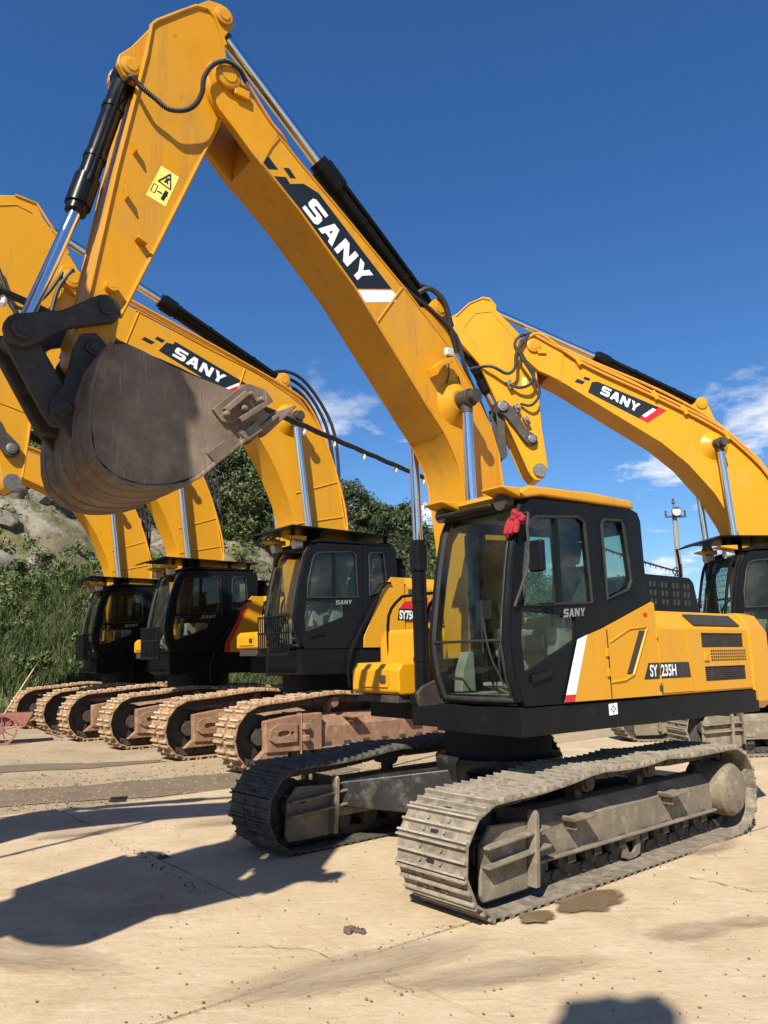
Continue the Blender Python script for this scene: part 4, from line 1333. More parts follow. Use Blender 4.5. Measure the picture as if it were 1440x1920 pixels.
qa = dict(hw=.25, aw=.17, yellow='yellow',
    body=[(2.90, 6.45), (2.77, 6.32), (2.49, 6.11), (1.91, 5.70), (1.26, 5.23), (.71, 4.79), (.43, 4.44), (.30, 4.25), (.17, 4.04), (.07, 3.78), (.03, 3.47), (-.03, 2.6), (-.09, 1.95), (-.1, 1.75), (-.02, 1.56), (.15, 1.49),
          (.33, 1.56), (.41, 1.75), (.47, 2.3), (.58, 3.22), (.59, 3.40), (.65, 3.59), (.73, 3.73), (.84, 3.89), (1.05, 4.11), (1.30, 4.40), (1.89, 5.07), (2.49, 5.62), (2.93, 5.96)],
    lug=[(3.26, 6.74), (3.13, 6.71), (3.02, 6.58), (2.84, 6.40), (2.70, 6.27), (2.86, 5.90), (2.97, 5.99), (3.12, 6.13), (3.27, 6.26), (3.35, 6.38), (3.39, 6.52), (3.37, 6.66)],
    pivot=(3.215, 6.58), seams=[((1.64, 4.80), (1.32, 5.25)), ((2.88, 5.95), (2.70, 6.25))],
    edges=[[(2.70, 6.27), (2.49, 6.11), (1.91, 5.70), (1.26, 5.23), (.71, 4.79), (.43, 4.44), (.17, 4.04), (.07, 3.78), (.03, 3.47), (-.02, 2.6)], [(2.86, 5.93), (2.49, 5.635), (1.89, 5.085), (1.30, 4.415), (1.05, 4.125), (.84, 3.905), (.73, 3.745), (.65, 3.60), (.59, 3.40), (.58, 3.22)]],
    cylpin=(.665, 4.21), bcyl=((.62, 1.32), (.63, 2.92)),
    arm=[(3.84, 6.81), (3.80, 6.87), (3.58, 7.10), (3.47, 7.21), (3.37, 7.24), (3.30, 7.20), (3.25, 7.13), (3.19, 6.98), (3.16, 6.77), (3.20, 6.28), (3.70, 4.94), (3.97, 4.23), (3.99, 4.05), (4.05, 3.87), (4.12, 3.79), (4.20, 3.79), (4.28, 3.88), (4.28, 4.06), (4.21, 4.27), (4.05, 5.43), (3.95, 6.04), (3.87, 6.52)],
    armlugs=[[(3.60, 7.08), (3.47, 7.25), (3.34, 7.38), (3.22, 7.41), (3.12, 7.36), (3.09, 7.27), (3.14, 7.18), (3.22, 7.02), (3.40, 6.9)],
             [(3.83, 6.83), (3.98, 6.56), (4.07, 6.44), (4.08, 6.35), (4.02, 6.27), (3.94, 6.25), (3.86, 6.28), (3.80, 6.5)]],
    lugpins=[(3.205, 7.29, .085), (3.98, 6.365, .08)],
    armedges=[[(3.84, 6.81), (3.87, 6.52), (3.95, 6.04), (4.05, 5.43), (4.21, 4.27), (4.27, 3.95)], [(3.20, 6.28), (3.70, 4.94), (3.97, 4.23)],
              [(3.84, 6.81), (3.80, 6.87), (3.58, 7.10), (3.47, 7.21), (3.37, 7.24), (3.30, 7.20), (3.19, 6.98)]],
    acyl=((.74, 5.25), (2.13, 6.405), (3.205, 7.29)), aclug=[(.40, 4.45), (.64, 5.22), (.70, 5.34), (.80, 5.34), (.86, 5.24), (1.15, 5.13), (.95, 4.8)],
    bkcyl=((3.98, 6.365), (4.285, 5.05), (4.62, 3.93)))
boomA, armA = boom_arm(exA, qa)
decal(boomA, .2505, [('decal', 'black_decal', [(2.74, 5.86), (2.62, 5.90), (2.58, 5.85), (2.44, 5.91), (2.28, 5.88), (1.45, 5.20), (1.88, 5.07)]),
                     ('decal', 'white_decal', [(1.875, 5.055), (1.44, 5.185), (1.40, 5.16), (1.40, 5.08), (1.79, 4.96)]),
                     ('decal', 'black_decal', [(2.88, 5.99), (2.79, 6.02), (2.70, 5.94), (2.81, 5.90)]),
                     ('decal', 'black_decal', [(2.65, 5.98), (2.59, 6.00), (2.52, 5.93), (2.58, 5.91)])])
glyphs('SANY', (2.455, 5.665), (1.80, 5.115), (2.325, 5.82), .2525, boomA, 'white_decal')
# arm label with pictogram
MB().prism([(3.71, 5.59), (3.56, 5.55), (3.66, 5.25), (3.82, 5.29)], .1705, .172).build('warning_label', 'label_yellow', armA, smooth=False)
lab = MB()
o_, ex_, ez_ = Vector((3.82, 5.29)), Vector((-.16, -.04)), Vector((-.108, .30))
def lp(a, b):
    p = o_ + ex_ * a + ez_ * b
    return (p.x, p.y)
def lline(mb, a, b, w, y):
    A, B = Vector(a), Vector(b)
    d = (B - A).normalized()
    n = Vector((-d.y, d.x)) * w
    mb.prism([tuple(A + n), tuple(B + n), tuple(B - n), tuple(A - n)], y, y + .0008)
tri = [lp(.2, .55), lp(.85, .52), lp(.55, .93)]
for i in range(3):
    lline(lab, tri[i], tri[(i + 1) % 3], .005, .1724 + .0009 * i)
bx_ = [lp(.08, .18), lp(.28, .18), lp(.28, .42), lp(.08, .42)]
for i in range(4):
    lline(lab, bx_[i], bx_[(i + 1) % 4], .0025, .1724 + .0009 * (i % 2))
lline(lab, lp(.36, .28), lp(.6, .28), .006, .1724)
lline(lab, lp(.72, .12), lp(.75, .42), .014, .1724)
lline(lab, lp(.64, .3), lp(.86, .3), .006, .1734)
lline(lab, lp(.47, .62), lp(.6, .8), .008, .1724)
lline(lab, lp(.62, .62), lp(.47, .76), .006, .1734)
lab.build('label_print', 'black_decal', armA, smooth=False)
for (x, z, a) in ((3.94, 5.63, 75), (3.985, 5.22, 75), (3.85, 4.87, 20)):
    MB().box((x, .205, z), (.018, .068, .085), Matrix.Rotation(rad(-a + 90), 3, 'Y')).build('hose_tab', 'yellow', armA, bevel=.003)
MB().rings([((4.05, .168, 4.44), .05), ((4.05, .235, 4.44), .045)], 16).rings([((4.05, .236, 4.44), .025), ((4.05, .2365, 4.44), .025)], 12).build('grease_boss', 'yellow', armA)
# corrugated hose sagging across the arm
hp = smooth_path([(4.0, .10, 6.25), (4.0, .26, 6.18), (3.95, .29, 6.11), (3.83, .29, 6.06), (3.72, .29, 6.02), (3.59, .29, 6.07), (3.50, .30, 6.16), (3.45, .31, 6.29), (3.44, .32, 6.43), (3.37, .33, 6.58), (3.25, .34, 6.67), (3.13, .33, 6.66), (3.05, .30, 6.60)], 16)
MB().rings([(p, .022 if i % 2 else .017) for i, p in enumerate(hp)], 10).build('corrugated_hose', 'rubber', armA)
MB().tube([(3.05, .30, 6.60), (2.98, .285, 6.55), (2.79, .27, 6.36), (2.66, .265, 6.27), (2.5, .20, 6.17), (2.0, .19, 5.82), (1.3, .19, 5.33)], .014, 8).build('steel_pipe', 'orange_pipe', boomA)
mb = MB()
for yy in (-.16, -.1, .14):
    mb.tube([(1.9, yy, 5.80), (1.25, yy, 5.36), (.85, yy, 5.2), (.55, yy * 1.3, 4.98), (.42, yy * 1.3, 4.62), (.12, yy, 4.2), (-.02, yy, 3.7), (-.06, yy, 2.9)], .022, 8)
mb.build('boom_hose', 'rubber', boomA)
mb = MB()
mb.tube([(.98, .1, 5.36), (.86, .16, 5.42), (.70, .2, 5.28), (.62, .17, 5.08), (.50, .14, 4.82)], .028, 8)
mb.tube([(1.05, -.05, 5.43), (.9, .0, 5.52), (.66, .1, 5.42), (.52, .1, 5.12)], .024, 8)
mb.build('boom_hose', 'rubber', boomA)
mb = MB()
mb.box((.83, .36, 4.67), (.09, .06, .08))
mb.build('work_lamp', 'lamp_lens', boomA, bevel=.012)
MB().prism([(.80, 4.63), (.92, 4.57), (1.02, 4.48), (1.0, 4.40), (.93, 4.50), (.78, 4.58)], .255, .38).build('lamp_bracket', 'yellow', boomA, bevel=.006)
MB().tube([(.84, .35, 4.63), (.75, .27, 4.50), (.80, .265, 4.32), (.70, .265, 4.20), (.58, .265, 4.32), (.62, .265, 4.5)], .007, 6).build('lamp_cable', 'rubber', boomA)
# linkage
for s in (1, -1):
    y0, y1 = s * .185, s * .25
    l_ = link_bar(exA, 'arm_link', (4.09, 4.24), (4.63, 3.93), y0, y1, .105, .115, 'dark_iron', .6)
    pin(l_, 4.09, 4.24, .251, .055, .02, 'dark_iron', (s,))
    pin(l_, 4.63, 3.93, .251, .075, .035, 'dark_iron', (s,))
bl = MB()
for s in (1, -1):
    A_, B_ = (4.63, 3.93), (4.33, 3.44)
    bl.prism([(4.72, 3.86), (4.60, 4.02), (4.50, 3.90), (4.21, 3.46), (4.27, 3.33), (4.38, 3.33), (4.44, 3.40)], s * .10, s * .18)
bl.bx(4.45, 4.52, -.0995, .0995, 3.60, 3.76)
blk = bl.build('bucket_link', 'dark_iron', exA, bevel=.02)
pin(blk, 4.33, 3.44, .215, .062, .04, 'dark_iron')
# bucket
side = [(4.20, 3.70), (4.14, 3.84), (4.03, 3.87), (3.80, 3.81), (3.60, 3.76), (3.22, 3.70), (3.04, 3.66), (2.92, 3.57), (2.99, 3.49), (3.29, 3.22), (3.50, 3.02), (3.70, 2.93), (3.89, 2.905), (4.07, 2.94), (4.20, 3.05), (4.245, 3.28), (4.24, 3.51)]
bk = MB()
BW = .56
for s in (1, -1):
    bk.prism(side, s * (BW - .022), s * BW)
shell = [(2.86, 3.60), (2.99, 3.49), (3.29, 3.22), (3.50, 3.02), (3.60, 2.96), (3.70, 2.93), (3.80, 2.912), (3.89, 2.905), (3.98, 2.912), (4.07, 2.94), (4.145, 2.985), (4.20, 3.05), (4.232, 3.15), (4.245, 3.28), (4.24, 3.51), (4.20, 3.70), (4.12, 3.845)]
so = []
for i, p in enumerate(shell):
    a = Vector(shell[max(0, i - 1)])
    b = Vector(shell[min(len(shell) - 1, i + 1)])
    t = (b - a).normalized()
    n = Vector((t.y, -t.x))
    if n.dot(Vector(p) - Vector((3.8, 3.5))) < 0:
        n = -n
    so.append(tuple(Vector(p) + n * .028))
yb = BW + .012
vs_ = []
for y in (-yb, yb):
    vs_ += [(p[0], y, p[1]) for p in shell] + [(p[0], y, p[1]) for p in so]
m_ = len(shell)
fs_ = []
for i in range(m_ - 1):
    fs_.append((i, i + 1, 2 * m_ + i + 1, 2 * m_ + i))
    fs_.append((m_ + i, m_ + i + 1, 3 * m_ + i + 1, 3 * m_ + i))
    fs_.append((i, i + 1, m_ + i + 1, m_ + i))
    fs_.append((2 * m_ + i, 2 * m_ + i + 1, 3 * m_ + i + 1, 3 * m_ + i))
fs_.append((0, m_, 3 * m_, 2 * m_))
fs_.append((m_ - 1, 2 * m_ - 1, 4 * m_ - 1, 3 * m_ - 1))
bk.add(vs_, fs_)
bucket = bk.build('bucket', 'bucket', exA, bevel=.004, seg=1, angle=40)
for s in (1, -1):
    MB().prism([(4.06, 3.86), (4.07, 3.97), (4.15, 4.04), (4.24, 4.01), (4.29, 3.9), (4.34, 3.62), (4.42, 3.48), (4.41, 3.37), (4.33, 3.31), (4.24, 3.2), (4.20, 3.3), (4.19, 3.6)], s * .19, s * .24).build('bucket_ear', 'dark_iron', bucket, bevel=.012)
    MB().prism([(3.41, 3.52), (3.18, 3.75), (3.12, 3.775), (2.98, 3.76), (2.91, 3.68), (3.07, 3.55), (3.24, 3.44), (3.33, 3.44)], s * (BW + .002), s * (BW + .03)).build('side_cutter', 'bucket', bucket, bevel=.006)
    MB().prism([(3.34, 3.53), (3.17, 3.70), (3.14, 3.67), (3.31, 3.50)], s * (BW + .031), s * (BW + .075)).build('cutter_rib', 'bucket', bucket, bevel=.006)
    MB().prism([(3.22, 3.48), (3.02, 3.64), (2.99, 3.61), (3.19, 3.45)], s * (BW + .031), s * (BW + .075)).build('cutter_rib', 'bucket', bucket, bevel=.006)
    for bx0, bz0 in ((3.12, 3.685), (3.31, 3.495), (3.17, 3.565), (3.03, 3.66)):
        MB().rings([((bx0, s * (BW + .03), bz0), .026), ((bx0, s * (BW + .07), bz0), .022), ((bx0, s * (BW + .085), bz0), .012)], 10).build('bolt', 'bucket', bucket)
    MB().prism([(2.99, 3.44), (3.12, 3.33), (3.18, 3.38), (3.05, 3.5)], s * (BW + .0015), s * (BW + .02)).build('wear_plate', 'bucket', bucket, bevel=.006)
    MB().prism([(3.22, 3.24), (3.36, 3.12), (3.44, 3.19), (3.30, 3.31)], s * (BW + .0015), s * (BW + .02)).build('wear_plate', 'bucket', bucket, bevel=.006)
    pin(bucket, 4.16, 3.92, .241, .062, .03, 'dark_iron', (s,))
for i in range(5):
    y = -.48 + .24 * i
    d = Vector((-.80, .60))
    A_ = Vector((2.99, 3.47))
    n = Vector((.60, .80))
    w0, w1, w2 = .075, .05, .012
    pr = [tuple(A_ - n * w0), tuple(A_ + n * w0), tuple(A_ + d * .16 + n * w1), tuple(A_ + d * .40 + n * w2), tuple(A_ + d * .40 - n * w2), tuple(A_ + d * .16 - n * w1)]
    MB().prism(pr, y - .045, y + .045).build('tooth', 'bucket', bucket, bevel=.012)
for y in (-.42, -.22, 0, .22, .42):
    pth = [p for p in so[2:14]]
    mb = MB()
    mb.rings([((p[0], y, p[1]), .008) for p in pth], 6)
    mb.build('wear_strip', 'bucket', bucket)

# ================================================================== big excavators B, C, D
def T_big(p):
    x, y, z = p
    zz = 1.95 + (z - 1.35) * (1.10 if z >= 1.35 else 1.9)
    return (x * (1.24 if x > 0 else 1.08), y * 1.14, zz)
BZ = -.035
exB = empty('excavator', (-1.3, 15.08, BZ), rad(219), 'large excavator with black cab and SY750 plate, first behind the nearest machine', 'excavator', 'parked excavators')
crawlB = dict(gauge=2.46, shoe=.62, pitch=.238, kind='double', xi=2.24, xs=2.25, r=.50, zb=.055,
              top=[(2.22, 1.06), (1.7, 1.09), (1.2, 1.14), (.7, 1.17), (.1, 1.13), (-.5, 1.165), (-1.2, 1.12), (-2.25, 1.10)],
              m_shoe='track_mud', m_frame='frame_mud', rollers=8, carriers=[(.75, 1.04), (-.6, 1.04)], steps=(.4, -.9), zd=1.5)
crawler(exB, crawlB, rad(2.0))
upper(exB, dict(T=T_big, big=True, hood=2.58, hoodx=-.80, paint='yellow_clean', cabm='black_clean', glass='tinted_glass', plate=True))
qb = dict(hw=.33, aw=.24, k=1.35, yellow='yellow_clean',
    body=[(4.75, 8.0), (4.1, 7.81), (3.66, 7.67), (2.61, 7.43), (1.71, 7.22), (.99, 6.94), (.55, 6.70), (.23, 6.37), (-.03, 5.85), (-.23, 5.21), (-.40, 4.34), (-.33, 3.2), (-.15, 2.35), (.0, 2.1), (.2, 2.02), (.42, 2.1), (.55, 2.4),
          (.66, 3.3), (.75, 4.23), (.85, 4.54), (.97, 4.84), (1.21, 5.33), (1.46, 5.72), (1.75, 6.09), (2.26, 6.41), (3.22, 6.76), (4.11, 7.05), (4.30, 7.14), (4.85, 7.55)],
    lug=[(5.22, 8.28), (5.05, 8.2), (4.7, 7.99), (4.4, 7.9), (4.55, 7.32), (4.85, 7.55), (5.14, 7.80), (5.34, 7.93), (5.41, 8.1), (5.36, 8.24)],
    pivot=(5.19, 8.04), seams=[((4.25, 7.14), (4.05, 7.78)), ((2.20, 6.44), (1.95, 7.24)), ((-.18, 5.3), (.8, 4.95)), ((-.33, 4.6), (.75, 4.35))],
    edges=[[(4.1, 7.81), (2.61, 7.43), (1.71, 7.22), (.99, 6.94), (.55, 6.70), (.23, 6.37), (-.03, 5.85), (-.23, 5.21), (-.40, 4.34), (-.33, 3.2)]],
    cylpin=(.95, 6.40), bcyl=((.80, 1.90), (.62, 4.15)),
    arm=[(6.40, 9.16), (6.13, 9.26), (5.8, 9.24), (5.70, 9.04), (5.25, 8.53), (5.04, 8.24), (5.0, 7.73), (5.15, 6.84), (5.64, 5.52), (5.70, 4.55), (5.76, 4.42), (5.84, 4.38), (5.93, 4.42), (5.98, 4.52), (6.10, 5.1), (6.42, 6.2), (6.72, 7.4), (6.80, 8.5)],
    armlugs=[[(6.2, 9.2), (6.08, 9.32), (5.95, 9.32), (5.82, 9.22), (5.80, 9.05), (6.0, 8.9)], [(6.6, 8.9), (6.9, 8.7), (7.0, 8.5), (6.9, 8.35), (6.7, 8.3)]],
    lugpins=[(5.95, 9.14, .11), (6.86, 8.5, .1)],
    armedges=[[(5.0, 7.73), (5.15, 6.84), (5.64, 5.52), (5.70, 4.6)], [(6.13, 9.26), (5.8, 9.24), (5.25, 8.53)]],
    acyl=((1.0, 7.28), (3.55, 8.30), (5.95, 9.14)), aclug=[(.6, 6.72), (.86, 7.25), (.95, 7.40), (1.08, 7.40), (1.16, 7.28), (1.5, 7.12), (1.3, 6.9)],
    bkcyl=((6.86, 8.5), (6.62, 6.9), (6.30, 5.45)))
boomB, armB = boom_arm(exB, qb)
decal(boomB, .3305, [('decal', 'black_decal', [(3.66, 7.17), (3.52, 7.36), (3.40, 7.36), (3.36, 7.42), (1.88, 6.93), (2.16, 6.62)]),
                     ('decal', 'black_decal', [(3.98, 7.30), (3.80, 7.25), (3.73, 7.31), (3.92, 7.36)]), ('decal', 'black_decal', [(3.74, 7.37), (3.60, 7.33), (3.55, 7.39), (3.69, 7.43)])])
decal(boomB, .3325, [('decal', 'red_decal', [(2.42, 6.70), (1.98, 6.92), (1.88, 6.925), (2.16, 6.622), (2.38, 6.69)])])
glyphs('SANY', (3.41, 7.14), (2.42, 6.815), (3.32, 7.33), .3345, boomB, 'white_decal')
decal(boomB, .3345, [('decal', 'white_decal', [(2.35, 6.76), (2.29, 6.745), (2.02, 6.90), (2.09, 6.92)])])
for off in (.36, .30, .22):
    MB().tube([(4.3, off, 7.98), (2.64, off, 7.53), (1.02, off, 7.04), (.51, off, 6.76), (.10, off, 6.08), (-.27, off, 5.12), (-.42, off, 4.33), (-.36, off, 3.2)], .022, 8).build('steel_pipe', 'orange_pipe', boomB)
mb = MB()
for i in range(3):
    o2 = .10 * i
    mb.tube([(1.5, -.1 + .08 * i, 7.28), (.9, -.1 + .08 * i, 7.32 + o2), (.35, -.1 + .08 * i, 7.15 + o2), (-.05 - o2, -.1 + .08 * i, 6.6), (-.30 - o2 * .6, -.1 + .08 * i, 5.7), (-.40, -.1 + .08 * i, 5.0)], .034, 8)
mb.build('boom_hose', 'rubber', boomB)
mb = MB()
mb.tube([(6.3, .3, 7.9), (6.0, .34, 7.2), (5.7, .34, 7.0), (5.5, .34, 7.3), (5.4, .36, 7.8), (5.2, .38, 8.2)], .035, 8)
mb.tube([(6.6, .3, 8.2), (6.2, .34, 7.5), (5.9, .34, 7.3), (5.6, .34, 7.6), (5.35, .36, 8.1)], .03, 8)
mb.build('arm_hose', 'rubber', armB)
for pth in ([(6.55, 8.9), (6.1, 9.1), (5.85, 9.05), (5.55, 8.6)], [(5.55, 8.6), (5.32, 7.8), (5.4, 7.0), (5.75, 6.0)], [(5.62, 5.62), (6.2, 5.75)]):
    MB().rings([((p[0], .243, p[1]), .010) for p in pth], 6).build('weld_seam', 'yellow_clean', armB)
for s in (1, -1):
    l_ = link_bar(exB, 'arm_link', (5.90, 5.01), (6.28, 5.45), s * .25, s * .33, .13, .15, 'dark_iron')
    pin(l_, 5.90, 5.01, .331, .08, .03, 'pin_steel', (s,))
for s in (1, -1):
    MB().rings([((5.84, s * .24, 4.51), .13), ((5.84, s * .27, 4.51), .125)], 22).rings([((5.84, s * .271, 4.51), .08), ((5.84, s * .2715, 4.51), .08)], 18).build('pin_bushing', 'pin_steel', armB)
bpy.context.view_layer.update()

exC = copy_tree(exB)
exC.location = (-4.6, 18.83, BZ)
exC.rotation_euler = (0, 0, rad(219.5))
exC['label'] = 'excavator with black cab and red edged flank, middle of the three big ones'
exD = copy_tree(exB)
exD.location = (-7.5, 22.4, BZ)
exD.rotation_euler = (0, 0, rad(218))
exD['label'] = 'farthest excavator of the row, black cab next to the grassy slope'
for ex in (exC, exD):
    pn = [o for o in ex.children if o.name.startswith('flank_panel')][0]
    for ch in list(pn.children):
        bpy.data.objects.remove(ch)
    bo = [o for o in ex.children if o.name.split('.')[0] == 'boom'][0]
    for ch in list(bo.children):
        if ch.name.split('.')[0] in ('decal', 'letter'):
            bpy.data.objects.remove(ch)
    MB().prism([(.10, 1.364), (.00, 1.364), (-.0, 1.55), (-.40, 2.30), (-.36, 2.40), (.09, 1.55)], 1.392, 1.395).build('stripe', 'red_decal', pn, T_big)

# ================================================================== excavator E at the right
def T_e(p):
    x, y, z = p
    zz = 1.62 + (z - 1.35) * (1.13 if z >= 1.35 else 1.6)
    return (x * 1.24, y * 1.10, zz)
exE = empty('excavator', (7.45, 15.0, 0), rad(187), 'excavator at the right edge with meshed black cab and an arm without bucket', 'excavator', 'parked excavators')
crawlE = dict(crawlA)
crawlE.update(gauge=2.6, shoe=.7, xi=2.25, xs=2.25, r=.43, zb=.035, pitch=.2, top=[(2.2, .90), (1.6, .93), (.9, .97), (.2, .94), (-.6, .97), (-1.4, .94), (-2.25, .93)],
              m_shoe2='track_grey', carriers=[(.8, .87), (-.6, .87)], steps=(.9, -.8), zd=1.30)
crawler(exE, crawlE, rad(0))
cabE = upper(exE, dict(T=T_e, big=True, hood=2.2, hoodx=-.80, paint='yellow_clean', cabm='black_clean', glass='tinted_glass'))
qe = dict(hw=.31, aw=.22, k=1.22, yellow='yellow_clean',
    body=[(4.2, 7.92), (3.93, 7.81), (3.61, 7.63), (2.53, 7.15), (1.45, 6.60), (.91, 6.32), (.37, 5.97), (-.1, 5.52), (-.35, 5.05), (-.42, 4.4), (-.35, 3.2), (-.18, 2.1), (.0, 1.85), (.2, 1.8), (.42, 1.9), (.5, 2.2),
          (.46, 3.3), (.49, 3.92), (.62, 4.24), (.95, 4.83), (1.45, 5.42), (1.97, 5.85), (2.92, 6.43), (3.87, 7.02), (4.2, 7.18)],
    lug=[(4.62, 8.02), (4.45, 8.02), (4.2, 7.94), (3.85, 7.78), (3.95, 7.08), (4.41, 7.28), (4.64, 7.5), (4.74, 7.7), (4.73, 7.9)],
    pivot=(4.49, 7.80), seams=[((3.8, 6.98), (3.62, 7.6)), ((1.55, 5.52), (1.2, 6.46))],
    edges=[[(3.93, 7.81), (3.61, 7.63), (2.53, 7.15), (1.45, 6.60), (.91, 6.32), (.37, 5.97), (-.1, 5.52), (-.35, 5.05), (-.42, 4.4)]],
    cylpin=(.86, 5.80), bcyl=((.72, 1.7), (.75, 3.9)),
    arm=[(6.09, 8.05), (6.02, 8.42), (5.74, 8.70), (5.46, 8.83), (5.3, 8.80), (5.18, 8.59), (4.73, 8.09), (4.44, 7.36), (4.40, 6.15), (4.32, 5.30), (4.36, 5.16), (4.46, 5.07), (4.58, 5.08), (4.68, 5.20), (5.0, 6.03), (5.58, 7.44)],
    armlugs=[[(5.6, 8.78), (5.45, 8.9), (5.28, 8.88), (5.16, 8.72), (5.2, 8.5), (5.5, 8.4)], [(5.9, 8.55), (6.1, 8.44), (6.17, 8.28), (6.12, 8.12), (5.95, 8.06), (5.8, 8.2)]],
    lugpins=[(5.32, 8.72, .1), (6.02, 8.26, .1)],
    armedges=[[(6.09, 8.05), (5.58, 7.44), (5.0, 6.03), (4.68, 5.22)], [(4.44, 7.36), (4.40, 6.15), (4.32, 5.32)], [(6.02, 8.42), (5.74, 8.70), (5.46, 8.83), (5.3, 8.80)]],
    acyl=((.95, 6.75), (3.1, 7.76), (5.32, 8.72)), aclug=[(.55, 6.05), (.80, 6.70), (.88, 6.84), (1.02, 6.84), (1.1, 6.74), (1.45, 6.58), (1.2, 6.4)],
    bkcyl=((6.02, 8.26), (5.36, 6.88), (5.18, 6.52)))
boomE, armE = boom_arm(exE, qe)
decal(boomE, .3105, [('decal', 'black_decal', [(3.42, 6.86), (3.32, 7.08), (3.20, 7.09), (1.80, 6.52), (2.22, 6.25)]),
                     ('decal', 'black_decal', [(3.68, 7.07), (3.52, 7.02), (3.46, 7.08), (3.62, 7.14)]), ('decal', 'black_decal', [(3.50, 7.13), (3.38, 7.10), (3.34, 7.15), (3.46, 7.19)])])
decal(boomE, .3125, [('decal', 'red_decal', [(2.40, 6.345), (1.96, 6.57), (1.81, 6.515), (2.22, 6.255)])])
glyphs('SANY', (3.17, 6.84), (2.42, 6.465), (3.09, 7.01), .3145, boomE, 'white_decal')
decal(boomE, .3145, [('decal', 'white_decal', [(2.33, 6.40), (2.26, 6.365), (2.02, 6.53), (2.09, 6.56)])])
for y, pth in ((.36, [(4.70, 7.85), (4.38, 8.05), (3.85, 7.68), (3.32, 7.35), (2.02, 6.77), (.95, 6.24), (.42, 5.86), (-.19, 5.21), (-.36, 4.6)]), (.345, [(4.5, 8.05), (3.95, 7.74), (3.3, 7.43), (2.0, 6.85), (.95, 6.33), (.42, 5.95), (-.15, 5.35), (-.35, 4.7)]), (.2, [(4.63, 8.10), (3.93, 7.86), (3.17, 7.53), (1.87, 6.99), (.89, 6.46), (.17, 5.86), (-.25, 5.34), (-.42, 4.7)])):
    MB().tube([(p[0], y, p[1]) for p in pth], .03, 8).build('steel_pipe', 'orange_pipe', boomE)
for x, z in ((3.6, 7.5), (2.05, 6.82), (1.45, 6.52), (.6, 6.02)):
    MB().box((x, .345, z), (.09, .09, .2), Matrix.Rotation(rad(28), 3, 'Y')).build('pipe_clamp', 'yellow_clean', boomE, bevel=.01)
for pth, r in (([(4.5, .33, 8.05), (4.78, .40, 7.96), (4.9, .42, 7.74), (4.70, .42, 7.41), (4.55, .42, 7.19), (4.62, .40, 6.97), (4.83, .34, 6.91), (5.04, .26, 7.01)], .032),
               ([(5.75, .12, 7.35), (5.40, .36, 7.33), (5.09, .40, 7.17), (4.92, .42, 7.29), (4.87, .42, 7.62), (4.6, .38, 8.0)], .032),
               ([(4.75, .36, 7.9), (4.82, .42, 7.6), (4.6, .42, 7.2), (4.45, .42, 6.8), (4.6, .36, 6.55), (4.8, .27, 6.6)], .028)):
    MB().tube(pth, r, 8).build('arm_hose', 'rubber', armE)
for pos in ((5.0, .28, 6.98), (4.88, .28, 6.5), (4.7, .28, 6.25)):
    MB().box(pos, (.1, .09, .17), Matrix.Rotation(rad(25), 3, 'Y')).cyl((pos[0], pos[1] + .03, pos[2]), (pos[0], pos[1] + .10, pos[2]), .03, n=10).build('valve_block', 'pin_steel', armE, bevel=.008)
for s in (1, -1):
    l_ = MB().prism([(5.30, 6.62), (5.12, 6.66), (4.92, 6.46), (4.70, 6.05), (4.60, 6.0), (4.50, 5.92), (4.52, 5.78), (4.64, 5.74), (4.76, 5.82), (4.95, 6.1), (5.12, 6.32), (5.28, 6.42)], s * .235, s * .31).build('arm_link', 'dark_iron', exE, bevel=.02)
    pin(l_, 4.62, 5.87, .311, .08, .04, 'pin_steel', (s,))
    pin(l_, 5.18, 6.52, .311, .1, .05, 'pin_steel', (s,))
    link_bar(exE, 'bucket_link', (5.18, 6.52), (5.20, 5.6), s * .14, s * .2, .1, .11, 'dark_iron')
    MB().rings([((4.47, s * .22, 5.27), .14), ((4.47, s * .26, 5.27), .135)], 22).rings([((4.47, s * .261, 5.27), .075), ((4.47, s * .2615, 5.27), .075)], 18).build('pin_bushing', 'pin_steel', armE)
MB().rings([((p[0], .223, p[1]), .010) for p in [(5.62, 7.75), (5.86, 8.2), (5.62, 8.5), (5.3, 8.55), (5.0, 8.2), (4.75, 7.9)]], 6).build('weld_seam', 'yellow_clean', armE)
MB().prism([(4.72, 7.18), (4.62, 7.16), (4.64, 6.98), (4.74, 7.0)], .2205, .222).build('warning_label', 'label_yellow', armE, smooth=False)
# wire mesh guard over its windscreen
mb = MB()
CFp = smooth_path([(x + .14, 0, z) for x, z in CAB_FRONT], 4)
for y in np.linspace(.54, 1.34, 21):
    mb.rings([((p.x, y, p.z), .004) for p in CFp[::3]], 4)
for p in CFp:
    mb.rings([((p.x, .53, p.z), .004), ((p.x, 1.35, p.z), .004)], 4)
for y in (.53, 1.35):
    mb.rings([((p.x, y, p.z), .02) for p in CFp], 6)
mb.build('mesh_guard', 'black_clean', cabE, T_e, smooth=False)
MB().tube([(1.5, .30, 3.2), (1.42, .18, 2.7), (1.5, .16, 2.3), (1.45, .10, 1.9), (1.3, -.02, 1.55)], .022, 8).build('grab_bar', 'black_clean', cabE, T_e)
MB().tube([(.9, -1.30, 1.4), (.9, -1.30, 1.95), (.6, -1.15, 2.25)], .022, 8, 2).build('hand_rail', 'black_clean', exE, T_e)

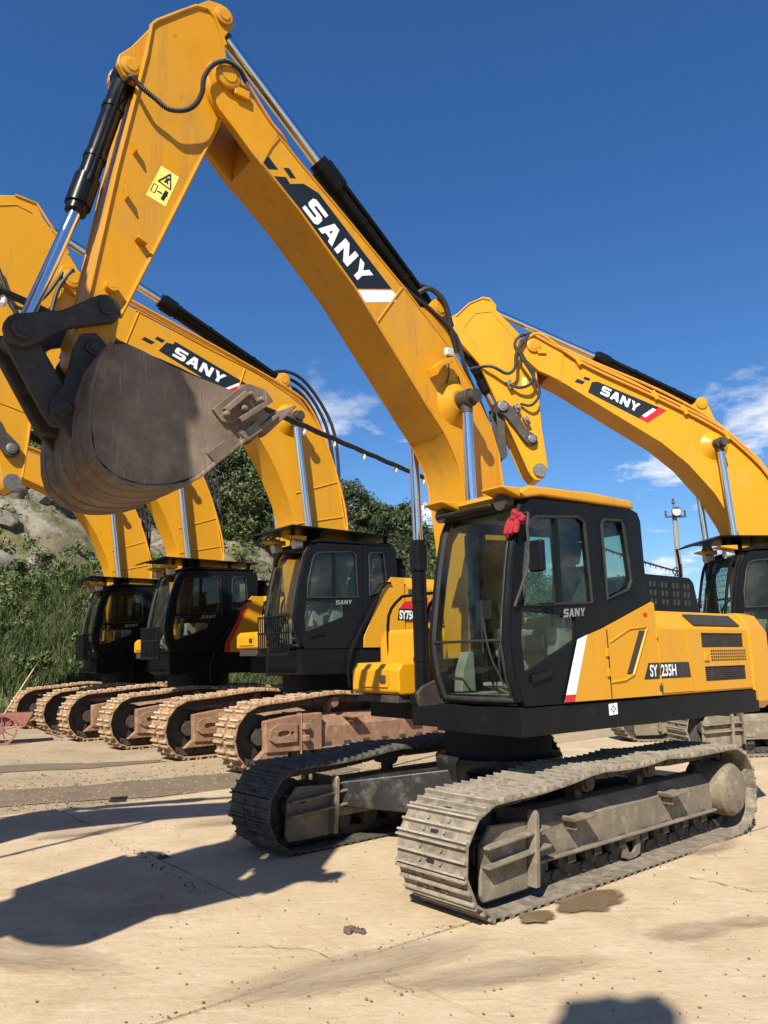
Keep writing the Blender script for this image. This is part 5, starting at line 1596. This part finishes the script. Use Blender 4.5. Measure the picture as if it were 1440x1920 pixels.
# ================================================================== hill behind the row
def vnoise(x, y, s, seed=0):
    """cheap smooth value noise (vectorised)."""
    x = np.asarray(x, float) / s + seed * 17.3
    y = np.asarray(y, float) / s + seed * 9.7
    xi, yi = np.floor(x), np.floor(y)
    fx, fy = x - xi, y - yi
    fx, fy = fx * fx * (3 - 2 * fx), fy * fy * (3 - 2 * fy)
    h = lambda a, b: np.modf(np.abs(np.sin(a * 127.1 + b * 311.7 + seed * 74.7) * 43758.5453))[0]
    return (h(xi, yi) * (1 - fx) + h(xi + 1, yi) * fx) * (1 - fy) + (h(xi, yi + 1) * (1 - fx) + h(xi + 1, yi + 1) * fx) * fy
def fbm(x, y, s, o=4, seed=0):
    t, a = 0, 1
    for i in range(o):
        t = t + a * (vnoise(x, y, s / 2 ** i, seed + i) - .5)
        a *= .55
    return t
TOE = lambda x: 31.5 + .68 * x
def hill_h(x, y):
    x, y = np.asarray(x, float), np.asarray(y, float)
    d = (y - TOE(x)) * .83 + 1.6 * fbm(x, y, 9, 3, 3)
    crest = np.interp(x, [-60, -14, -6, 0, 6, 12, 20, 32, 60], [22, 20, 15.5, 12.2, 10.8, 8, 5, 2.6, 1.5])
    prof = np.interp(d, [-1, 0, 4, 7.5, 9.0, 13, 20, 34, 60, 140], [-.06, 0, .13, .26, .40, .52, .74, 1.0, 1.05, .9])
    z = crest * prof
    rough = np.clip(d / 6, 0, 1)
    z = z + rough * (1.5 * fbm(x, y, 6, 5, 1) + .6 * np.abs(fbm(x, y, 2.2, 3, 5)))
    ledge = np.floor(z / 1.1 + fbm(x, y, 7, 2, 8)) * 1.1
    k = np.clip(1 - np.abs(d - 10.5) / 4.5, 0, 1) * .55
    return z * (1 - k) + ledge * k - .05
xs_ = np.arange(-34, 46, .42)
ds_ = np.concatenate([np.arange(-1.5, 24, .35), np.arange(24, 44, 1.0), np.arange(44, 130, 6)])
X, D = np.meshgrid(xs_, ds_, indexing='ij')
Yg = TOE(X) + D / .83
Z = hill_h(X, Yg)
V = np.stack([X.ravel(), Yg.ravel(), Z.ravel()], 1)
a_, b_ = X.shape
idx = np.arange(a_ * b_).reshape(a_, b_)
F_ = np.stack([idx[:-1, :-1].ravel(), idx[1:, :-1].ravel(), idx[1:, 1:].ravel(), idx[:-1, 1:].ravel()], 1)
me = bpy.data.meshes.new('hill')
me.from_pydata(V.tolist(), [], F_.tolist())
me.materials.append(MATS['hill_soil'])
me.shade_smooth()
hill = tag(link(bpy.data.objects.new('hill', me)), kind='structure')

def hz(x, y):
    return float(hill_h(x, y))

# rock ledges jutting from the slope
def boulder(x, y, s, seed, sq=(1.3, 1, .8)):
    r_ = np.random.default_rng(seed)
    bm = bmesh.new()
    bmesh.ops.create_icosphere(bm, subdivisions=3, radius=1)
    off = r_.uniform(-9, 9, 3)
    pl = [(Vector(r_.normal(0, 1, 3)).normalized(), r_.uniform(.45, .8)) for _ in range(9)]
    for v in bm.verts:
        p = v.co.copy()
        for n, dd in pl:
            e = p.dot(n) - dd
            if e > 0:
                p -= n * e * .92
        nn = fbm(p.x * 2 + off[0], p.y * 2 + p.z * 1.7 + off[1], 1.1, 4, seed % 7)
        v.co = Vector((p.x * sq[0], p.y * sq[1], p.z * sq[2])) * s * (1 + .35 * float(nn))
    me = bpy.data.meshes.new('boulder')
    bm.to_mesh(me)
    bm.free()
    me.materials.append(MATS['rock'])
    me.shade_smooth()
    me.set_sharp_from_angle(angle=rad(25))
    o = link(bpy.data.objects.new('rock', me), hill)
    o.location = (x, y, hz(x, y) + s * .1)
    o.rotation_euler = (r_.uniform(-.3, .3), r_.uniform(-.3, .3), r_.uniform(0, 6))
for i in range(34):
    t = random.random()
    x = -19 + 10 * t
    d = random.uniform(7.0, 13.0)
    boulder(x, TOE(x) + d / .83, random.uniform(.35, .9), 50 + i)

# ---- vegetation: leaf-sized faces in uneven clumps
def leaf_mesh(name, C, R, n_each, size, m, flat=.8, seed=0, up=.25):
    """C centres (k,3), R radii (k,3): small leaf quads through each clump's volume."""
    r_ = np.random.default_rng(seed)
    k = len(C)
    C = np.repeat(np.asarray(C), n_each, 0)
    R = np.repeat(np.asarray(R), n_each, 0)
    n = len(C)
    d = r_.normal(0, 1, (n, 3))
    d /= np.linalg.norm(d, axis=1)[:, None]
    rad_ = r_.random(n) ** .45
    P = C + d * R * rad_[:, None]
    s = size * r_.uniform(.6, 1.5, n)
    nrm = d * .6 + r_.normal(0, .7, (n, 3)) + np.array([0, 0, up])
    nrm /= np.linalg.norm(nrm, axis=1)[:, None]
    t = np.cross(nrm, r_.normal(0, 1, (n, 3)))
    t /= np.linalg.norm(t, axis=1)[:, None]
    b = np.cross(nrm, t)
    a = (t * s[:, None]); c = (b * (s * .42)[:, None])
    V = np.stack([P - a, P + c * .9 - a * .1, P + a, P - c * .9 - a * .1], 1).reshape(-1, 3)
    me = bpy.data.meshes.new(name)
    me.vertices.add(4 * n)
    me.vertices.foreach_set('co', V.ravel())
    me.loops.add(4 * n)
    me.loops.foreach_set('vertex_index', np.arange(4 * n, dtype=np.int32))
    me.polygons.add(n)
    me.polygons.foreach_set('loop_start', np.arange(0, 4 * n, 4, dtype=np.int32))
    me.update(calc_edges=True)
    me.validate()
    me.materials.append(MATS[m])
    return me

def clumps(n, fx, rmin, rmax, seed, lift=.6):
    r_ = np.random.default_rng(seed)
    C, R = [], []
    for i in range(n):
        x, y = fx(r_)
        r = r_.uniform(rmin, rmax)
        C.append((x, y, hz(x, y) + r * lift))
        R.append((r * r_.uniform(.8, 1.2), r * r_.uniform(.8, 1.2), r * r_.uniform(.7, 1.25)))
    return np.array(C), np.array(R)

def f_wood(r_):
    x = r_.uniform(-30, 24)
    d = r_.uniform(11.5, 38)
    return x, TOE(x) + d / .83
Cw, Rw = clumps(860, f_wood, .8, 1.9, 21)
# sub-clumps for an uneven outline
Cs = np.concatenate([Cw + rng.normal(0, .75, Cw.shape) * Rw for _ in range(4)])
Rs = np.concatenate([Rw * rng.uniform(.3, .55, (len(Rw), 1)) for _ in range(4)])
wood = link(bpy.data.objects.new('woodland', leaf_mesh('woodland', Cs, Rs, 95, .125, 'foliage', seed=3)))
tag(wood, 'dense dark green scrub wood covering the upper hillside', 'woodland', kind='stuff')
def f_shrub(r_):
    x = r_.uniform(-20, 12)
    d = r_.uniform(5.0, 15)
    if 7.5 < d < 12 and r_.random() < .72:
        d += 4.6
    return x, TOE(x) + d / .83
Cw, Rw = clumps(620, f_shrub, .25, .85, 23, .45)
Cw2, Rw2 = clumps(110, lambda r_: (lambda x, d: (x, TOE(x) + d / .83))(r_.uniform(-19, -4), r_.uniform(1.5, 8)), .2, .6, 29, .7)
Cw, Rw = np.concatenate([Cw, Cw2]), np.concatenate([Rw, Rw2])
Cs = np.concatenate([Cw + rng.normal(0, .6, Cw.shape) * Rw for _ in range(3)])
Rs = np.concatenate([Rw * rng.uniform(.4, .65, (len(Rw), 1)) for _ in range(3)])
sh = link(bpy.data.objects.new('shrubs', leaf_mesh('shrubs', Cs, Rs, 60, .085, 'shrub_leaf', seed=4)))
tag(sh, 'low light green shrubs between the rocks on the slope', 'shrubs', kind='stuff')

# tall grass: bent blades
def grass_mesh(name, P, h, w, m, seed):
    r_ = np.random.default_rng(seed)
    n = len(P)
    a = r_.uniform(0, 2 * pi, n)
    dirx, diry = np.cos(a), np.sin(a)
    lean = r_.uniform(.1, .7, n) * h
    la = r_.uniform(0, 2 * pi, n)
    base = P
    mid = P + np.stack([np.cos(la) * lean * .35, np.sin(la) * lean * .35, h * .6], 1)
    tip = P + np.stack([np.cos(la) * lean, np.sin(la) * lean, h * r_.uniform(.8, 1.0, n)], 1)
    wv = np.stack([dirx * w, diry * w, np.zeros(n)], 1)
    V = np.stack([base - wv, base + wv, mid + wv * .7, mid - wv * .7, tip], 1).reshape(-1, 3)
    i0 = np.arange(n) * 5
    li = np.stack([i0, i0 + 1, i0 + 2, i0 + 3, i0 + 3, i0 + 2, i0 + 4], 1).ravel().astype(np.int32)
    ls = np.stack([np.arange(n) * 7, np.arange(n) * 7 + 4], 1).ravel().astype(np.int32)
    me = bpy.data.meshes.new(name)
    me.vertices.add(5 * n)
    me.vertices.foreach_set('co', V.ravel())
    me.loops.add(7 * n)
    me.loops.foreach_set('vertex_index', li)
    me.polygons.add(2 * n)
    me.polygons.foreach_set('loop_start', ls)
    me.update(calc_edges=True)
    me.materials.append(MATS[m])
    return me
n = 120000
gx = rng.uniform(-21, 6, n)
gd = rng.uniform(-1.2, 1, n) + 8.2 * rng.random(n)
gy = TOE(gx) + gd / .83
keep = (vnoise(gx, gy, 1.3, 4) + .5 * vnoise(gx, gy, .5, 6) > .42) & (gd < 8.2 - 2.5 * vnoise(gx, gy, 3.5, 2))
gx, gy = gx[keep], gy[keep]
gz = hill_h(gx, gy)
hh = (.35 + .75 * vnoise(gx, gy, 2.2, 9)) * rng.uniform(.6, 1.2, len(gx))
wv = .010 + .014 * rng.random(len(gx))
def grass_w(P, h, w, m, seed):
    r_ = np.random.default_rng(seed)
    n = len(P)
    a = r_.uniform(0, 2 * pi, n)
    la = r_.uniform(0, 2 * pi, n)
    lean = r_.uniform(.1, .75, n) * h
    mid = P + np.stack([np.cos(la) * lean * .35, np.sin(la) * lean * .35, h * .6], 1)
    tip = P + np.stack([np.cos(la) * lean, np.sin(la) * lean, h * r_.uniform(.75, 1.0, n)], 1)
    wv_ = np.stack([np.cos(a) * w, np.sin(a) * w, np.zeros(n)], 1)
    V = np.stack([P - wv_, P + wv_, mid + wv_ * .7, mid - wv_ * .7, tip], 1).reshape(-1, 3)
    i0 = np.arange(n) * 5
    li = np.stack([i0, i0 + 1, i0 + 2, i0 + 3, i0 + 3, i0 + 2, i0 + 4], 1).ravel().astype(np.int32)
    ls = np.stack([np.arange(n) * 7, np.arange(n) * 7 + 4], 1).ravel().astype(np.int32)
    me = bpy.data.meshes.new('tall_grass')
    me.vertices.add(5 * n)
    me.vertices.foreach_set('co', V.ravel())
    me.loops.add(7 * n)
    me.loops.foreach_set('vertex_index', li)
    me.polygons.add(2 * n)
    me.polygons.foreach_set('loop_start', ls)
    me.update(calc_edges=True)
    me.validate()
    me.materials.append(MATS[m])
    return me
go = link(bpy.data.objects.new('tall_grass', grass_w(np.stack([gx, gy, gz - .03], 1), hh, wv, 'grass', 5)))
tag(go, 'tall bleached and green grass on the foot of the slope', 'grass', kind='stuff')

# skyline trees
def tree(x, y, h, r, seed, label, name='hill_tree', z=None):
    r_ = np.random.default_rng(seed)
    z0 = hz(x, y) if z is None else z
    root = empty(name, (x, y, z0), 0, label, 'tree', 'trees along the skyline')
    mb = MB()
    top = (r_.normal(0, .25), r_.normal(0, .25), h * .78)
    mb.rings([((0, 0, -.3), .16), ((top[0] * .3, top[1] * .3, h * .35), .11), (top, .04)], 8)
    tips = []
    for i in range(9):
        t = r_.uniform(.3, .95)
        b = Vector((top[0] * t, top[1] * t, h * .78 * t))
        a = r_.uniform(0, 6.28)
        L_ = r * r_.uniform(.55, 1.0) * (1.15 - .5 * t)
        e = b + Vector((cos(a) * L_, sin(a) * L_, L_ * r_.uniform(.2, .8)))
        mb.rings([(b, .05), ((b + e) / 2 + Vector((0, 0, .08)), .03), (e, .012)], 6)
        tips.append(e)
    mb.build('trunk', 'bark', root)
    C, R = [], []
    for e in tips + [Vector(top)]:
        for k in range(5):
            C.append((e.x + r_.normal(0, .3) * r * .45, e.y + r_.normal(0, .3) * r * .45, e.z + r_.normal(0, .25) * r * .45))
            q = r * r_.uniform(.16, .34)
            R.append((q * 1.15, q * 1.15, q * .8))
    o = bpy.data.objects.new('crown', leaf_mesh('crown', C, R, 75, .12, 'foliage', seed=seed))
    link(o, root)
def on_ray(u, depth):
    return (u - 720) / 1412.9 * depth * 1.0
TL = [(655, 52, 4.8, 1.9, 'tall pointed tree on the skyline just right of the second boom'), (694, 53, 3.4, 1.4, 'small dark tree in the middle of the skyline'),
      (725, 54, 4.2, 1.9, 'broad pale tree right of the middle of the skyline'), (762, 55, 4.3, 1.7, 'rounded lone tree on the skyline nearest the raised boom of the front machine'),
      (610, 50, 4.6, 2.0, 'leafy tree half hidden behind the second boom on the hill'), (470, 46, 5.0, 2.3, 'dark tree seen between the raised bucket and the second boom'),
      (505, 44, 4.2, 2.0, 'bushy tree below the second boom, right of the bucket'), (445, 42, 4.4, 1.9, 'slender tree just right of the bucket bottom'), (300, 44, 5.2, 2.4, 'tree on the hill behind the raised bucket'),
      (120, 40, 4.6, 2.1, 'dark bushy tree above the rock face at the left')]
for i, (u, dep, h, r, lb) in enumerate(TL):
    tree(on_ray(u, dep), dep, h, r, 100 + i, lb)
# far tree line to the right of the yard
for i, (x, y, h, r, lb) in enumerate(((36, 94, 7.5, 3.6, 'distant tree low on the horizon right of the concrete pole'), (41, 90, 8.5, 4.0, 'taller distant tree on the horizon beside the meshed cab'), (30, 98, 6.5, 3.2, 'small distant tree on the horizon left of the concrete pole'))):
    tree(x, y, h, r, 300 + i, lb, 'distant_tree', z=-.05)

# ================================================================== concrete pole with floodlight and string of lamps
PX, PY = 11.55, 29.5
pole = empty('utility_pole', (PX, PY, -.04), 0, 'grey concrete pole with crossarm and round floodlight', 'pole')
MB().rings([((0, 0, 0), .16), ((0, 0, 7.2), .09)], 18).build('post', 'pole_concrete', pole)
mb = MB().bx(-.42, .42, -.14, -.09, 7.05, 7.13)
mb.build('crossarm', 'insulator', pole, bevel=.006)
for x in (-.38, .38):
    MB().rings([((x, -.115, 7.13), .03), ((x, -.115, 7.2), .05), ((x, -.115, 7.24), .03), ((x, -.115, 7.3), .05), ((x, -.115, 7.35), .02)], 12).build('insulator', 'insulator', pole)
MB().rings([((0, 0, 7.2), .02), ((0, 0, 7.62), .02)], 8).rings([((0, 0, 7.62), .05), ((0, 0, 7.68), .07), ((0, 0, 7.74), .04), ((0, 0, 7.8), .06), ((0, 0, 7.85), .02)], 12).build('insulator', 'insulator', pole)
MB().rings([((0, -.10, 7.28), .11), ((0, -.16, 7.28), .17), ((0, -.26, 7.27), .20)], 22).build('floodlight', 'insulator', pole)
MB().rings([((0, -.262, 7.27), .17), ((0, -.27, 7.27), .17)], 22).build('lamp_glass', 'lamp_lens', pole)
MB().tube([(.05, -.13, 5.2), (.0, -.2, 4.85), (-.25, -.22, 4.75), (-.35, -.2, 4.95), (-.15, -.2, 5.05), (-.3, -.25, 4.7)], .025, 6).build('cable_coil', 'rubber', pole)
P1, P2 = Vector((PX - .05, PY - .15, 4.85)), Vector((-7.4, -1.2, 5.1))
def cab_pt(t):
    p = P1.lerp(P2, t)
    return Vector((p.x, p.y, p.z - 4 * .42 * t * (1 - t)))
cable = MB()
for ph in (0, 2.1, 4.2):
    cable.rings([(cab_pt(i / 150) + Vector((.018 * cos(i * .9 + ph), 0, .018 * sin(i * .9 + ph))), .022) for i in range(151)], 5)
co = cable.build('lamp_cable', 'rubber', None)
tag(co, 'thick twisted black cable with small lamps strung across the yard', 'cable')
for i in range(44):
    t = .05 + .93 * (i + random.uniform(-.2, .2)) / 44
    p = cab_pt(t)
    MB().rings([(p + Vector((0, 0, -.02)), .014), (p + Vector((0, 0, -.06)), .03), (p + Vector((0, 0, -.10)), .03), (p + Vector((0, 0, -.125)), .012)], 8).build('lamp_bulb', 'bulb_plastic', co)
pole2 = empty('utility_pole', (-7.4, -1.2, -.04), 0, 'concrete pole behind the camera carrying the lamp cable', 'pole')
MB().rings([((0, 0, 0), .19), ((0, 0, 5.6), .13)], 18).build('post', 'pole_concrete', pole2)

# ================================================================== hand cart at the left edge
cart = empty('hand_cart', (-8.75, 17.7, -.035), rad(25), 'old rust red hand cart with a spoked wheel at the left edge', 'cart')
mb = MB()
R0, zc = .33, .33
for i in range(28):
    a0, a1 = 2 * pi * i / 28, 2 * pi * (i + 1) / 28
    for ro, ri in ((R0, R0 - .045),):
        q = [(ro * cos(a0), zc + ro * sin(a0)), (ro * cos(a1), zc + ro * sin(a1)), (ri * cos(a1), zc + ri * sin(a1)), (ri * cos(a0), zc + ri * sin(a0))]
        mb.prism(q, -.345, -.29)
wheel = mb.build('wheel', 'rust_red', cart)
for i in range(9):
    a = 2 * pi * i / 9 + .2
    MB().rings([((0, -.318, zc), .016), (((R0 - .03) * cos(a), -.318, zc + (R0 - .03) * sin(a)), .013)], 6).build('spoke', 'rust_red', wheel)
MB().rings([((0, -.36, zc), .05), ((0, -.26, zc), .05)], 14).build('hub', 'rust_red', wheel)
MB().prism([(-.75, .40), (.48, .40), (.62, .66), (-.85, .66)], -.26, .5).build('cart_box', 'rust_red', cart, bevel=.01)
MB().rings([((.5, .1, .42), .022), ((1.3, .1, .05), .02)], 8).build('cart_leg', 'rust_red', cart)
st_ = MB().rings([((0, 0, 0), .02), ((.62, .15, 1.15), .016)], 8).build('bamboo_stick', 'bamboo', None)
st_.location = (-8.75, 17.75, .62)
tag(st_, 'thin bamboo stick leaning out of the red hand cart', 'stick')

# ================================================================== neighbours outside the frame that shade the yard
exG = copy_tree(exA)
exG.location = (-6.43, 4.49, 0)
exG.rotation_euler = (0, 0, rad(332.4))
exG['label'] = 'excavator parked beyond the left edge whose bucket shades the concrete'
for ch in exG.children:
    if ch.name.split('.')[0] == 'bucket':
        for g_ in list(ch.children):
            if g_.name.split('.')[0] == 'tooth':
                bpy.data.objects.remove(g_)
exH = copy_tree(exA)
exH.location = (-1.2, -6.67, 0)
exH.rotation_euler = (0, 0, rad(90.6))
exH['label'] = 'excavator parked behind the camera whose arm top shades the foreground'
exI = copy_tree(exA)
exI.location = (-5.45, -.38, 0)
exI.rotation_euler = (0, 0, rad(40.9))
exI['label'] = 'excavator without bucket left of the camera whose boom shades the raised bucket'
for ch in list(exI.children):
    if ch.name.split('.')[0] in ('bucket', 'bucket_link'):
        for g_ in list(ch.children):
            bpy.data.objects.remove(g_)
        bpy.data.objects.remove(ch)
